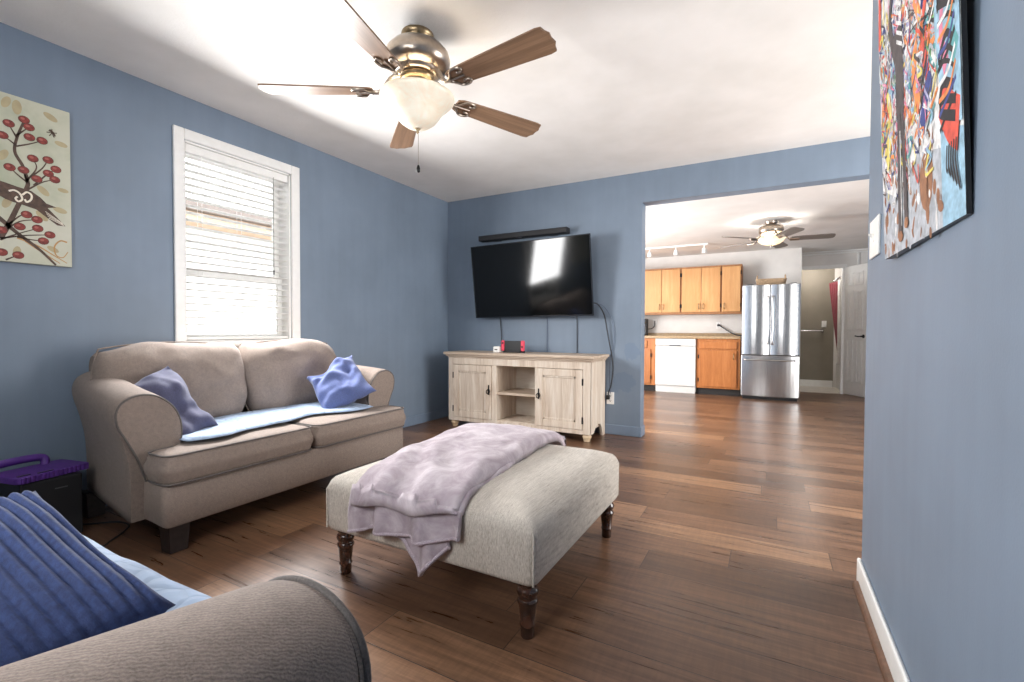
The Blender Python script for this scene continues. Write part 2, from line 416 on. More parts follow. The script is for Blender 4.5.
ORI = {}
def tag(o, label=None, cat=None, group=None, kind=None):
    if label: o['label'] = label
    if cat: o['category'] = cat
    if group: o['group'] = group
    if kind: o['kind'] = kind
    return o
def mods(o, bevel=0, seg=2, subsurf=0, solid=0, smooth=None):
    if solid:
        m = o.modifiers.new('solidify', 'SOLIDIFY'); m.thickness = solid; m.offset = 0
    if bevel:
        m = o.modifiers.new('bevel', 'BEVEL'); m.width = bevel; m.segments = seg; m.limit_method = 'ANGLE'; m.angle_limit = math.radians(40)
        m.harden_normals = False
    if subsurf:
        m = o.modifiers.new('subsurf', 'SUBSURF'); m.levels = subsurf; m.render_levels = subsurf
    return o
def thing(name, label, cat, loc=(0, 0, 0), rotz=0.0, group=None, local=False):
    o = bpy.data.objects.new(name, None); COL.objects.link(o)
    o.empty_display_size = 0.1
    o.location = loc; o.rotation_euler = (0, 0, rotz)
    ORI[o.name] = Vector((0, 0, 0)) if local else Vector(loc)
    return tag(o, label, cat, group)
def part(name, mb, mats, parent, weld=False, label=None, **kw):
    org = ORI[parent.name]
    o = bpy.data.objects.new(name, mb.mesh(name, mats, org, weld)); COL.objects.link(o)
    o.parent = parent; ORI[o.name] = org
    if label: o['label'] = label
    return mods(o, **kw)
def solo(name, mb, mats, label=None, cat=None, group=None, kind=None, weld=False, base=True, **kw):
    xs = [v.x for v in mb.v]; ys = [v.y for v in mb.v]; zs = [v.z for v in mb.v]
    c = Vector(((min(xs)+max(xs))/2, (min(ys)+max(ys))/2, min(zs))) if base else Vector((0, 0, 0))
    o = bpy.data.objects.new(name, mb.mesh(name, mats, c, weld)); COL.objects.link(o)
    o.location = c; ORI[o.name] = c
    tag(o, label, cat, group, kind)
    return mods(o, **kw)
def struct(name, mb, mats, **kw): return solo(name, mb, mats, kind='structure', base=False, **kw)
def bez(pts, n=12):      # Catmull-Rom through points
    P = [Vector(p) for p in pts]; P = [P[0]*2-P[1]]+P+[P[-1]*2-P[-2]]; out = []
    for i in range(1, len(P)-2):
        a, b, c, d = P[i-1:i+3]
        for k in range(n):
            t = k/n
            out.append(0.5*((2*b)+(c-a)*t+(2*a-5*b+4*c-d)*t*t+(3*b-a-3*c+d)*t**3))
    return out+[P[-2]]
def rrect(x0, y0, x1, y1, r, seg=6):
    out = []
    for cx, cy, a0 in ((x1-r, y1-r, 0), (x0+r, y1-r, PI/2), (x0+r, y0+r, PI), (x1-r, y0+r, 1.5*PI)):
        for k in range(seg+1):
            a = a0+PI/2*k/seg; out.append((cx+r*math.cos(a), cy+r*math.sin(a)))
    return out
def round_poly(poly, r, seg=5):
    out = []; n = len(poly)
    for i in range(n):
        p = Vector(poly[i]+(0,)); a = Vector(poly[i-1]+(0,)); b = Vector(poly[(i+1) % n]+(0,))
        ra = min(r, (a-p).length*0.45, (b-p).length*0.45)
        p0 = p+(a-p).normalized()*ra; p1 = p+(b-p).normalized()*ra
        for k in range(seg+1):
            t = k/seg; q = p0*(1-t)**2+p*2*t*(1-t)+p1*t*t; out.append((q.x, q.y))
    return out
def inset(poly, d):
    n = len(poly); out = []
    for i in range(n):
        a = Vector(poly[i-1]); p = Vector(poly[i]); b = Vector(poly[(i+1) % n])
        e1 = (p-a); e2 = (b-p)
        if e1.length < 1e-7: e1 = e2
        if e2.length < 1e-7: e2 = e1
        n1 = Vector((-e1.y, e1.x)).normalized(); n2 = Vector((-e2.y, e2.x)).normalized()
        m = n1+n2
        m = m/max(0.5, m.length_squared/2) if m.length > 1e-6 else n1
        q = p+m*d; out.append((q.x, q.y))
    return out

# ---------------------------------------------------------------- room shell
XL, YB, XR, YR, H = -3.227, 4.383, 0.33, 2.257, 2.44
XO, ZH, TB = -1.036, 2.16, 0.14       # opening in the back wall
XE, YF, HK = 2.20, -0.45, 2.27        # far right side, front wall, kitchen ceiling
YK, YD = 8.48, 9.03                   # kitchen back wall, bathroom doorway wall
WY0, WY1, WZ0, WZ1 = 1.62, 2.37, 0.90, 2.17   # left window opening

struct('floor', MB().box(XL-0.2, YF-0.15, -0.08, XE+0.15, YD, 0), M_FLOOR)
struct('ceiling', MB().box(XL-0.2, YF-0.15, H, XE+0.15, YB+TB*0.5, H+0.1), M_CEIL)
struct('ceiling_kitchen', MB().box(XL-0.2, YB+TB, HK, XE+0.15, YD+0.1, HK+0.27), M_CEIL)
w = MB()
w.box(XL-0.2, YF-0.15, 0, XL, WY0, H); w.box(XL-0.2, WY1, 0, XL, YB+TB, H)
w.box(XL-0.2, WY0, 0, XL, WY1, WZ0); w.box(XL-0.2, WY0, WZ1, XL, WY1, H)
struct('wall_left', w, M_BLUE)
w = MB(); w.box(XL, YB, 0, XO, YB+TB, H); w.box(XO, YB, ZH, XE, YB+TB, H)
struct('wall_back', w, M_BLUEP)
struct('wall_right', MB().box(XR, YF, 0, XR+0.115, YR, H), M_BLUE)
w = MB()                              # front wall behind the camera, with an opening added to let in fill light
w.box(XL-0.2, YF-0.15, 0, -1.6, YF, H); w.box(-0.6, YF-0.15, 0, XE+0.15, YF, H)
w.box(-1.6, YF-0.15, 0, -0.6, YF, 1.1); w.box(-1.6, YF-0.15, 2.1, -0.6, YF, H)
struct('wall_front', w, M_BLUE)
struct('wall_side', MB().box(XE, YF, 0, XE+0.15, YD+0.1, H), M_BLUE)
struct('wall_kitchen_left', MB().box(XL-0.2, YB+TB, 0, XL, YD+0.1, HK), M_WHITEWALL)
struct('wall_kitchen', MB().box(XL, YK, 0, 0.425, YD+0.1, HK), M_WHITEWALL)
w = MB(); w.box(0.425, YD, 2.0, 1.03, YD+0.1, HK); w.box(1.03, YD, 0, XE, YD+0.1, HK)
struct('wall_bath_door', w, M_WHITEWALL)
# mouldings of the panel above the bathroom doorway
w = MB(); w.box(0.427, YD-0.025, 2.215, 1.6, YD, 2.235); w.box(1.19, YD-0.02, 2.0, 1.215, YD, 2.215)
w.box(0.427, YD-0.02, HK-0.02, XE, YD, HK)
struct('trim_1', w, M_WHITE, bevel=0.004)
# door casing of the bathroom
w = MB(); w.box(0.427, YD-0.018, 1.985, 1.06, YD, 2.045); w.box(1.0, YD-0.018, 0, 1.06, YD, 1.99); w.box(1.0, YD, 0, 1.03, YD+0.1, 2.0)
struct('trim_2', w, M_WHITE, bevel=0.004)
# bathroom beyond
struct('floor_bath', MB().box(0.1, YD, -0.08, 2.0, 10.2, 0.004), M_TILE)
struct('wall_bath', MB().box(0.1, 10.0, 0, 1.0, 10.1, HK), M_TAUPE)
struct('wall_bath_left', MB().box(0.1, YD+0.1, 0, 0.2, 10.0, HK), M_TAUPE)
w = MB(); w.box(1.0, 10.0, 0, 1.9, 10.1, HK); w.box(1.8, YD+0.1, 0, 1.9, 10.0, HK)
struct('wall_bath_right', w, M_WHITEWALL)
struct('ceiling_bath', MB().box(0.1, YD+0.1, HK, 2.0, 10.2, HK+0.1), M_CEIL)
struct('baseboard_bath', MB().box(0.2, 9.985, 0.004, 0.995, 10.0, 0.12), M_WHITE, bevel=0.004)

def baseboard(name, pts, mat, h=0.095, t=0.014):
    mb = MB()
    for (x0, y0, x1, y1) in pts: mb.box(x0, y0, 0, x1, y1, h)
    return struct(name, mb, mat, bevel=0.006)
baseboard('baseboard_left', [(XL, YF, XL+0.014, YB)], M_BLUETRIM)
baseboard('baseboard_back', [(XL+0.014, YB-0.014, XO, YB), (XO, YB-0.014, XO+0.012, YB+TB)], M_BLUETRIM)
baseboard('baseboard_right', [(XR-0.014, YF, XR, YR+0.014), (XR, YR, XR+0.115, YR+0.014)], M_WHITE)
mb = MB()
prof = [(0, 0), (-0.018, 0), (-0.0165, 0.009), (-0.011, 0.016), (-0.003, 0.019), (0, 0.019)]
mb.prism(prof, lambda u, v, d: (XR-0.014+u, d, v), YF, YR-0.03)
struct('trim_3', mb, M_SHOE)

# ---------------------------------------------------------------- left window with blind
win = bpy.data.objects.new('window_1', None); COL.objects.link(win); win['kind'] = 'structure'
ORI[win.name] = Vector((0, 0, 0))
mb = MB(); cx0, cx1 = XL, XL+0.02
mb.box(cx0, WY0-0.062, WZ0-0.03, cx1, WY0, WZ1+0.066); mb.box(cx0, WY1, WZ0-0.03, cx1, WY1+0.07, WZ1+0.066)
mb.box(cx0, WY0, WZ1, cx1, WY1, WZ1+0.066); mb.box(cx0, WY0-0.08, WZ0-0.03, cx1+0.03, WY1+0.09, WZ0)
mb.box(cx0, WY0-0.06, WZ0-0.10, cx1, WY1+0.07, WZ0-0.03)
part('window_casing', mb, M_WHITE, win, bevel=0.006)
mb = MB()      # jamb lining
mb.box(XL-0.19, WY0, WZ0, XL, WY0+0.012, WZ1); mb.box(XL-0.19, WY1-0.012, WZ0, XL, WY1, WZ1)
mb.box(XL-0.19, WY0, WZ1-0.012, XL, WY1, WZ1); mb.box(XL-0.19, WY0, WZ0, XL, WY1, WZ0+0.012)
part('window_jamb', mb, M_WHITE, win)
def sash(x, z0, z1):
    mb = MB(); y0, y1 = WY0+0.012, WY1-0.012; t = 0.04
    mb.box(x, y0, z0, x+0.03, y0+t, z1); mb.box(x, y1-t, z0, x+0.03, y1, z1)
    mb.box(x, y0+t, z0, x+0.03, y1-t, z0+t); mb.box(x, y0+t, z1-t, x+0.03, y1-t, z1)
    o = part('window_sash', mb, M_WHITE, win, bevel=0.004)
    part('window_pane', MB().box(x+0.013, y0+t, z0+t, x+0.017, y1-t, z1-t), M_GLASS, o)
    return o
sash(XL-0.150, 1.335, WZ1-0.012); sash(XL-0.115, WZ0+0.012, 1.375)

bl = thing('window_blind', 'white horizontal slat blind hanging in the left wall window above the sofa', 'blind', (XL-0.04, (WY0+WY1)/2, WZ0+0.02))
mb = MB(); by0, by1 = WY0+0.016, WY1-0.016
mb.box(XL-0.072, by0, WZ1-0.068, XL-0.008, by1, WZ1-0.014)
part('headrail', mb, M_BLIND, bl, bevel=0.004)
mb = MB(); zt = WZ1-0.085; k = 0
while zt-k*0.0445 > WZ0+0.05:
    z = zt-k*0.0445
    mb.obox((XL-0.040, (by0+by1)/2, z), ((math.cos(0.12), 0, math.sin(0.12)), (0, 1, 0), (-math.sin(0.12), 0, math.cos(0.12))), (0.024, (by1-by0)/2, 0.0014))
    k += 1
part('slats', mb, M_BLIND, bl)
part('bottom_rail', MB().box(XL-0.066, by0, WZ0+0.016, XL-0.014, by1, WZ0+0.036), M_BLIND, bl, bevel=0.004)
for yy in (by0+0.10, (by0+by1)/2, by1-0.10):
    mb = MB()
    for xx in (XL-0.066, XL-0.014): mb.tube([(xx, yy, WZ0+0.03), (xx, yy, WZ1-0.05)], 0.0012, 5)
    part('ladder_cord', mb, M_BLIND, bl)
mb = MB(); mb.tube([(XL-0.006, by1-0.12, WZ1-0.06), (XL-0.006, by1-0.12, 1.42)], 0.0016, 5); mb.lathe([(0.002, 0), (0.006, 0.005), (0.005, 0.03), (0.002, 0.035)], (XL-0.006, by1-0.12, 1.39), 8)
part('pull_cord', mb, M_BLACKMATTE, bl)

# neighbouring house and ground seen through the blind
nh = thing('neighbour_house', 'white sided house with a brown eave outside the left window', 'building', (-7.0, 3.5, -0.5))
mb = MB(); mb.box(-7.2, -4, -0.5, -6.52, 12, 2.3)
for k in range(14): mb.box(-6.52, -4, -0.5+k*0.2, -6.50, 12, -0.5+k*0.2+0.185)
part('siding_wall', mb, M_SIDING, nh)
part('eave', MB().box(-7.2, -4, 2.30, -6.15, 12, 2.46), M_EAVE, nh)
part('gutter', MB().box(-6.15, -4, 2.42, -6.05, 12, 2.54), M_EAVEDARK, nh)
mb = MB(); mb.prism([(-6.1, 2.46), (-9.5, 4.2), (-9.5, 2.46)], lambda u, v, d: (u, d, v), -4, 12)
part('roof', mb, M_SIDING, nh)
for yy in (3.82, 4.28):
    wv = part('window', MB().box(-6.50, yy, 1.84, -6.47, yy+0.3, 2.05), M_SIDING, nh)
    mb = MB(); 
    mb.box(-6.475, yy+0.04, 1.90, -6.465, yy+0.26, 2.02)
    part('pane', mb, M_PANE, wv)
struct('ground_outside', MB().box(-30, -20, -0.7, XL-0.21, 24, -0.5), M_GRASS)

# ---------------------------------------------------------------- upholstery helpers
def frame(c, ux, uy):
    ux = Vector(ux).normalized(); uy = Vector(uy); uy = (uy-ux*uy.dot(ux)).normalized()
    return Vector(c), ux, uy, ux.cross(uy)
def pillow(fr, w, h, t, pinch=0.06, pw=2.0, pe=0.5, n=22, wrinkle=0.0, seed=0.0, rib=None, sag=0.0, corner=0.0):
    C, U, V, N = fr; mb = MB()
    def outline(a, b):
        if corner:
            a2 = a*math.sqrt(max(0, 1-corner*b*b*0.5)); b2 = b*math.sqrt(max(0, 1-corner*a*a*0.5)); a, b = a2, b2
        x = w/2*a*(1-pinch*(1-b*b)); y = h/2*b*(1-pinch*(1-a*a))
        return x, y
    for s in (1, -1):
        def fn(i, j):
            a = 2*i-1; b = 2*j-1
            a = math.sin(a*PI/2)*0.35+a*0.65; b = math.sin(b*PI/2)*0.35+b*0.65
            x, y = outline(a, b)
            q = max(0, (1-abs(a)**pw)*(1-abs(b)**pw))**pe
            z = s*t/2*q
            if wrinkle:
                z += wrinkle*q**0.5*noise.noise(Vector((x*7+seed, y*7, s*3+seed)))*1.5 + wrinkle*0.6*q**0.5*noise.noise(Vector((x*16+seed, y*16, s*3)))
                e = 1-q
                x += wrinkle*0.9*noise.noise(Vector((x*5, y*5+seed, 9)))*1.2; y += wrinkle*0.9*noise.noise(Vector((x*5+4, y*5+seed, 5)))*1.2
            if rib:
                z += s*rib[1]*abs(math.sin(PI*y/rib[0]))**0.7*min(1, q*4)
            z += sag*(a*a-0.5)
            return C+U*x+V*y+N*z
        mb.grid(fn, n, n if not rib else n*4, flip=(s < 0))
    bd = []
    for k in range(4*n):
        e = k//n; t2 = 2*(k % n)/n-1
        a, b = ((t2, -1), (1, t2), (-t2, 1), (-1, -t2))[e]
        x, y = outline(a, b)
        bd.append(C+U*x+V*y+N*(sag*(a*a-0.5)))
    return mb, bd
def cushion(poly, z0, z1, r, crown=0.012, push=None, sag=0.0, seed=0):
    """soft slab from a plan outline (counter-clockwise)"""
    mb = MB(); rs = []
    zm = (z0+z1)/2; hz = (z1-z0)/2
    prof = []
    for k in range(7): a = PI/2*k/6; prof.append((r*(1-math.sin(a)), z0+r*(1-math.cos(a))))
    bul = 0.012
    prof += [(-bul*0.8, z0+r+(z1-z0-2*r)*0.33), (-bul*0.8, z0+r+(z1-z0-2*r)*0.67)]
    for k in range(7): a = PI/2*k/6; prof.append((r*(1-math.cos(a)), z1-r+r*math.sin(a)))
    for d, z in prof:
        p = inset(poly, d)
        ring = []
        for (x, y) in p:
            wv = 0.005*noise.noise(Vector((x*9+seed, y*9, z*14)))
            ring.append(Vector((x+wv, y+wv, z+0.004*noise.noise(Vector((x*5+seed, y*5, 3))))))
        rs.append(ring)
    mb.rings(rs)
    top = [Vector((x, y, z1-0.006)) for x, y in inset(poly, 0.006)]; bot = [Vector((x, y, z0+0.010)) for x, y in inset(poly, 0.006)]
    return mb, top, bot

# ---------------------------------------------------------------- sofas (front faces local +x)
def make_sofa(label, loc, rotz, W=1.56, tf=0.985, ear=-0.042):
    t = thing('sofa', label, 'sofa', loc, rotz, None, local=True)
    hw = W/2
    mb = MB(); o = round_poly([(0.03, -hw+0.10), (tf-0.02, -hw-ear+0.004), (tf-0.02, hw+ear-0.004), (0.03, hw-0.10)], 0.045)
    rs = []
    for d, z in ((0.012, 0.128), (0.0, 0.14), (-0.003, 0.22), (0.0, 0.30), (0.012, 0.312)):
        rs.append([Vector((x, y, z)) for x, y in inset(o, d)])
    mb.rings(rs)
    part('base', mb, M_SOFA, t)
    # back frame
    mb = MB(); prof = round_poly([(0.02, 0.14), (0.21, 0.14), (0.17, 0.80), (0.13, 0.86), (0.05, 0.86), (0.02, 0.80)], 0.05)
    rs = [[Vector((x, y, z)) for x, z in inset(prof, d)] for y, d in ((-hw+0.12, 0.02), (-hw+0.14, 0.0), (hw-0.14, 0.0), (hw-0.12, 0.02))]
    mb.rings(rs); part('back_frame', mb, M_SOFA, t)
    # rolled arms with front panels
    sec = [(0.0, 0.135), (0.0, 0.28), (0.008, 0.40), (0.03, 0.50), (0.052, 0.575), (0.056, 0.63), (0.035, 0.672), (-0.015, 0.697), (-0.075, 0.697),
           (-0.13, 0.672), (-0.18, 0.62), (-0.208, 0.545), (-0.212, 0.46), (-0.20, 0.30), (-0.19, 0.135)]
    sec3 = bez([(u, z, 0) for u, z in sec], 4)
    for s in (-1, 1):
        mb = MB(); rs = []
        for x, ins in ((0.04, 0.03), (0.06, 0.008), (0.10, 0.0), (0.30, 0.0), (0.5, 0.0), (0.66, 0.0), (0.745, 0.003), (0.765, 0.012)):
            lift = (1-x/0.8)*0.072
            cu, cz = -0.045, 0.45
            spl = 0.105*max(0, 1-x/0.74)
            rs.append([Vector((x, s*(hw-spl*(1 if p.x > -0.1 else 0.55)+cu+(p.x-cu)*(1-ins*4)), 0.135+(p.y-0.135)*(1-ins*0.8)+lift*(p.y/0.7))) for p in sec3])
        mb.rings(rs); a = part('arm', mb, M_SOFA, t)
        # the panel on the arm front
        pan = [p for p in sec3 if p.y > 0.30]
        loop = []
        for p in pan: loop.append(Vector((0.767, s*(hw-0.045+(p.x+0.045)*0.955), 0.135+(p.y-0.135)*0.988)))
        # the outline narrows towards the seat
        loop2 = []
        for p in loop:
            k = min(1, max(0, (0.56-p.z)/0.26)); 
            q = p.copy()
            if abs(p.y) > hw-0.045: q.y = q.y-s*0.055*k
            else: q.y = q.y*(1-0.12*k)+s*(hw-0.05)*0.12*k
            loop2.append(q)
        rs = [loop2, [p+Vector((0.012, 0, 0)) for p in loop2]]
        mb = MB(); mb.rings(rs, smooth=False); fp = part('arm_panel', mb, M_SOFA, a, bevel=0.004)
        mb = MB(); mb.tube([p+Vector((0.010, 0, 0)) for p in loop2], 0.0048, 6, loop=True)
        part('piping', mb, M_PIPE, a)
    # T-shaped seat cushions
    for s in (-1, 1):
        if s > 0: poly = [(0.22, 0.006), (tf, 0.006), (tf, hw+ear), (0.79, hw+ear), (0.79, hw-0.17), (0.22, hw-0.17)]
        else: poly = [(0.22, -hw+0.17), (0.79, -hw+0.17), (0.79, -hw-ear), (tf, -hw-ear), (tf, -0.006), (0.22, -0.006)]
        mb, top, bot = cushion(round_poly(poly, 0.06), 0.308, 0.448, 0.038, 0.012, seed=s*3)
        c = part('seat_cushion', mb, M_SOFA, t)
        p = MB(); p.tube(top, 0.0042, 6, loop=True); p.tube(bot, 0.0042, 6, loop=True)
        part('piping', p, M_PIPE, c)
    # loose back cushions
    bw = hw-0.065
    for s in (-1, 1):
        tilt = 0.20
        fr = frame((0.275, s*(bw/2+0.004), 0.668), (0, 1, 0), (-math.sin(tilt), 0, math.cos(tilt)))
        mb, bd = pillow(fr, bw+0.02, 0.49, 0.25, -0.015, 4.0, 0.45, 24, 0.022, s*4.0, corner=0.42)
        c = part('back_cushion', mb, M_SOFA, t, weld=True)
        p = MB(); p.tube(bd, 0.004, 6, loop=True)
        part('piping', p, M_SOFA, c)
    for x in (0.08, 0.885):
        for s in (-1, 1):
            mb = MB(); y = s*(hw-0.115)
            mb.add([(x-0.045, y-0.045, 0.135), (x+0.045, y-0.045, 0.135), (x+0.045, y+0.045, 0.135), (x-0.045, y+0.045, 0.135),
                    (x-0.037, y-0.037, 0), (x+0.037, y-0.037, 0), (x+0.037, y+0.037, 0), (x-0.037, y+0.037, 0)],
                   [(0, 1, 2, 3), (7, 6, 5, 4), (1, 0, 4, 5), (2, 1, 5, 6), (3, 2, 6, 7), (0, 3, 7, 4)])
            part('leg', mb, M_DARKWOOD, t, bevel=0.004)
    return t
make_sofa('taupe two-seat sofa against the blue wall under the window', (-3.20, 1.785, 0), 0.0, 1.58, 0.985, -0.035)
make_sofa('taupe sofa in the bottom left foreground, its piped rolled arm nearest', (-1.245, -0.405, -0.012), PI/2, 1.62, 0.915, -0.06)

# light blue quilted pads on the seats
def pad(name, label, x0, x1, y0, y1, z, front_wave, seed, droop=0.0):
    mb = MB(); nu, nv = 26, 60
    def P(i, j, top):
        y = y0+(y1-y0)*j; xf = x1+front_wave(j)
        x = x0+(xf-x0)*i
        zz = z-droop*max(0, x-(x1-0.06))**2*9+0.003*noise.noise(Vector((x*8+seed, y*8, 0)))+0.010*max(0, noise.noise(Vector((x*4+seed, y*5, 4))))
        edge = min(i, 1-i, j*2.2, (1-j)*2.2)
        th = 0.012*min(1, edge/0.05)**0.5+0.003
        return Vector((x, y, zz+(th if top else 0)))
    mb.grid(lambda i, j: P(i, j, True), nu, nv); mb.grid(lambda i, j: P(i, j, False), nu, nv, flip=True)
    per = [(i/nu, 0) for i in range(nu)]+[(1, j/nv) for j in range(nv)]+[(1-i/nu, 1) for i in range(nu)]+[(0, 1-j/nv) for j in range(nv)]
    mb.rings([[P(i, j, False) for i, j in per], [P(i, j, True) for i, j in per]], cap0=False, cap1=False)
    return mb
fw = lambda j: 0.05*math.sin(j*7.0+0.5)+0.03*math.sin(j*17)-0.02
solo('seat_pad', pad('a', '', -2.86, -2.36, 1.185, 2.36, 0.461, fw, 1.0), M_QUILT, 'light blue quilted pad spread over the seat of the sofa under the window', 'seat pad', weld=True)
mb = pad('b', '', -0.05, 0.545, -0.63, 0.72, 0.452, lambda j: 0.012*math.sin(j*9+1), 5.0, 0.8)
R = Matrix.Rotation(PI/2, 3, 'Z')
mb.v = [R @ v + Vector((-1.30, 0.0, 0)) for v in mb.v]
solo('seat_pad', mb, M_QUILT, 'light blue quilted pad on the foreground sofa seat beside the ribbed navy pillow', 'seat pad', weld=True)

# throw pillows
T = Vector((-2.77, 1.285, 0.785)); U = Vector((0.23, 0.165, -0.325)).normalized(); V = Vector((0.22, -0.9, -0.30)); V = (V-U*V.dot(U)).normalized()
fr = frame(T+U*0.205+V*0.125, U, V)
mb, bd = pillow(fr, 0.43, 0.27, 0.15, 0.10, 2.2, 0.5, 30, 0.040, 2.0)
solo('throw_pillow', mb, M_PILLOW_A, 'dusky slate blue pillow slumped against the near arm of the sofa under the window', 'pillow', weld=True)
fr = frame((-2.545, 2.245, 0.62), (0.30, -0.05, -0.22), (0.12, 0.27, 0.16))
mb, bd = pillow(fr, 0.39, 0.35, 0.17, 0.12, 2.2, 0.5, 34, 0.062, 7.0)
solo('throw_pillow', mb, M_PILLOW_B, 'rumpled periwinkle blue pillow at the far end of the sofa under the window', 'pillow', weld=True)
A = Vector((-1.24, 0.345, 0.65)); B = Vector((-0.855, 0.375, 0.545))
U = (B-A).normalized(); D = Vector((0.45, -0.75, -0.35)); D = (D-U*D.dot(U)).normalized()
fr = frame((A+B)/2+D*0.19, U, -D)
mb, bd = pillow(fr, 0.46, 0.42, 0.14, 0.06, 2.6, 0.5, 24, 0.005, 3.0, rib=(0.0185, 0.014))
solo('throw_pillow', mb, M_RIB, 'navy blue ribbed pillow on the foreground sofa', 'pillow', weld=True)

# ---------------------------------------------------------------- ottoman with blanket
OX0, OX1, OY0, OY1 = -1.56, -0.622, 1.29, 2.24
ot = thing('ottoman', 'oatmeal tweed ottoman bench on dark turned legs in the middle of the floor', 'ottoman', ((OX0+OX1)/2, (OY0+OY1)/2, 0))
def ott_z(x, y):
    d = min(x-OX0, OX1-x, y-OY0, OY1-y)
    if d <= 0: return 0.36
    z = 0.362+0.03*min(1, d/0.05)**0.5
    return z+0.045*(1-math.exp(-d/0.13))
mb = MB(); o = rrect(OX0, OY0, OX1, OY1, 0.035, 6); rs = []
for d, z in ((0.02, 0.186), (0.006, 0.188), (0.002, 0.20), (0.0, 0.30), (0.0, 0.345), (0.003, 0.362), (0.012, 0.378), (0.028, 0.392), (0.05, 0.404), (0.08, 0.414), (0.13, 0.424), (0.20, 0.431), (0.30, 0.435), (0.42, 0.437)):
    if d <= 0.03: ring = inset(o, d)
    else: ring = rrect(OX0+d, OY0+d, OX1-d, OY1-d, 0.036 if d < 0.4 else 0.02, 6)
    rs.append([Vector((x, y, z)) for x, y in ring])
mb.rings(rs)
body = part('upholstered_top', mb, M_TWEED, ot)
for x in (OX0+0.008, OX1-0.008):
    for y in (OY0+0.008, OY1-0.008): part('corner_seam', MB().tube([(x, y, 0.19), (x, y, 0.345), (x+(0.012 if x < -1 else -0.012), y+(0.012 if y < 1.8 else -0.012), 0.372)], 0.004, 6), M_TWEED, body)
legp = [(0.024, 0), (0.027, 0.004), (0.0275, 0.035), (0.031, 0.040), (0.031, 0.046), (0.028, 0.050), (0.036, 0.108), (0.040, 0.113), (0.042, 0.119), (0.038, 0.126), (0.033, 0.132), (0.040, 0.140), (0.044, 0.150), (0.040, 0.160), (0.034, 0.166), (0.036, 0.172), (0.042, 0.178), (0.042, 0.190)]
legp = [(r*0.82, z) for r, z in legp]
for x in (OX0+0.065, OX1-0.048):
    for y in (OY0+0.05, OY1-0.06):
        part('leg', MB().lathe(legp, (x, y, 0), 20), M_TURNED, ot)

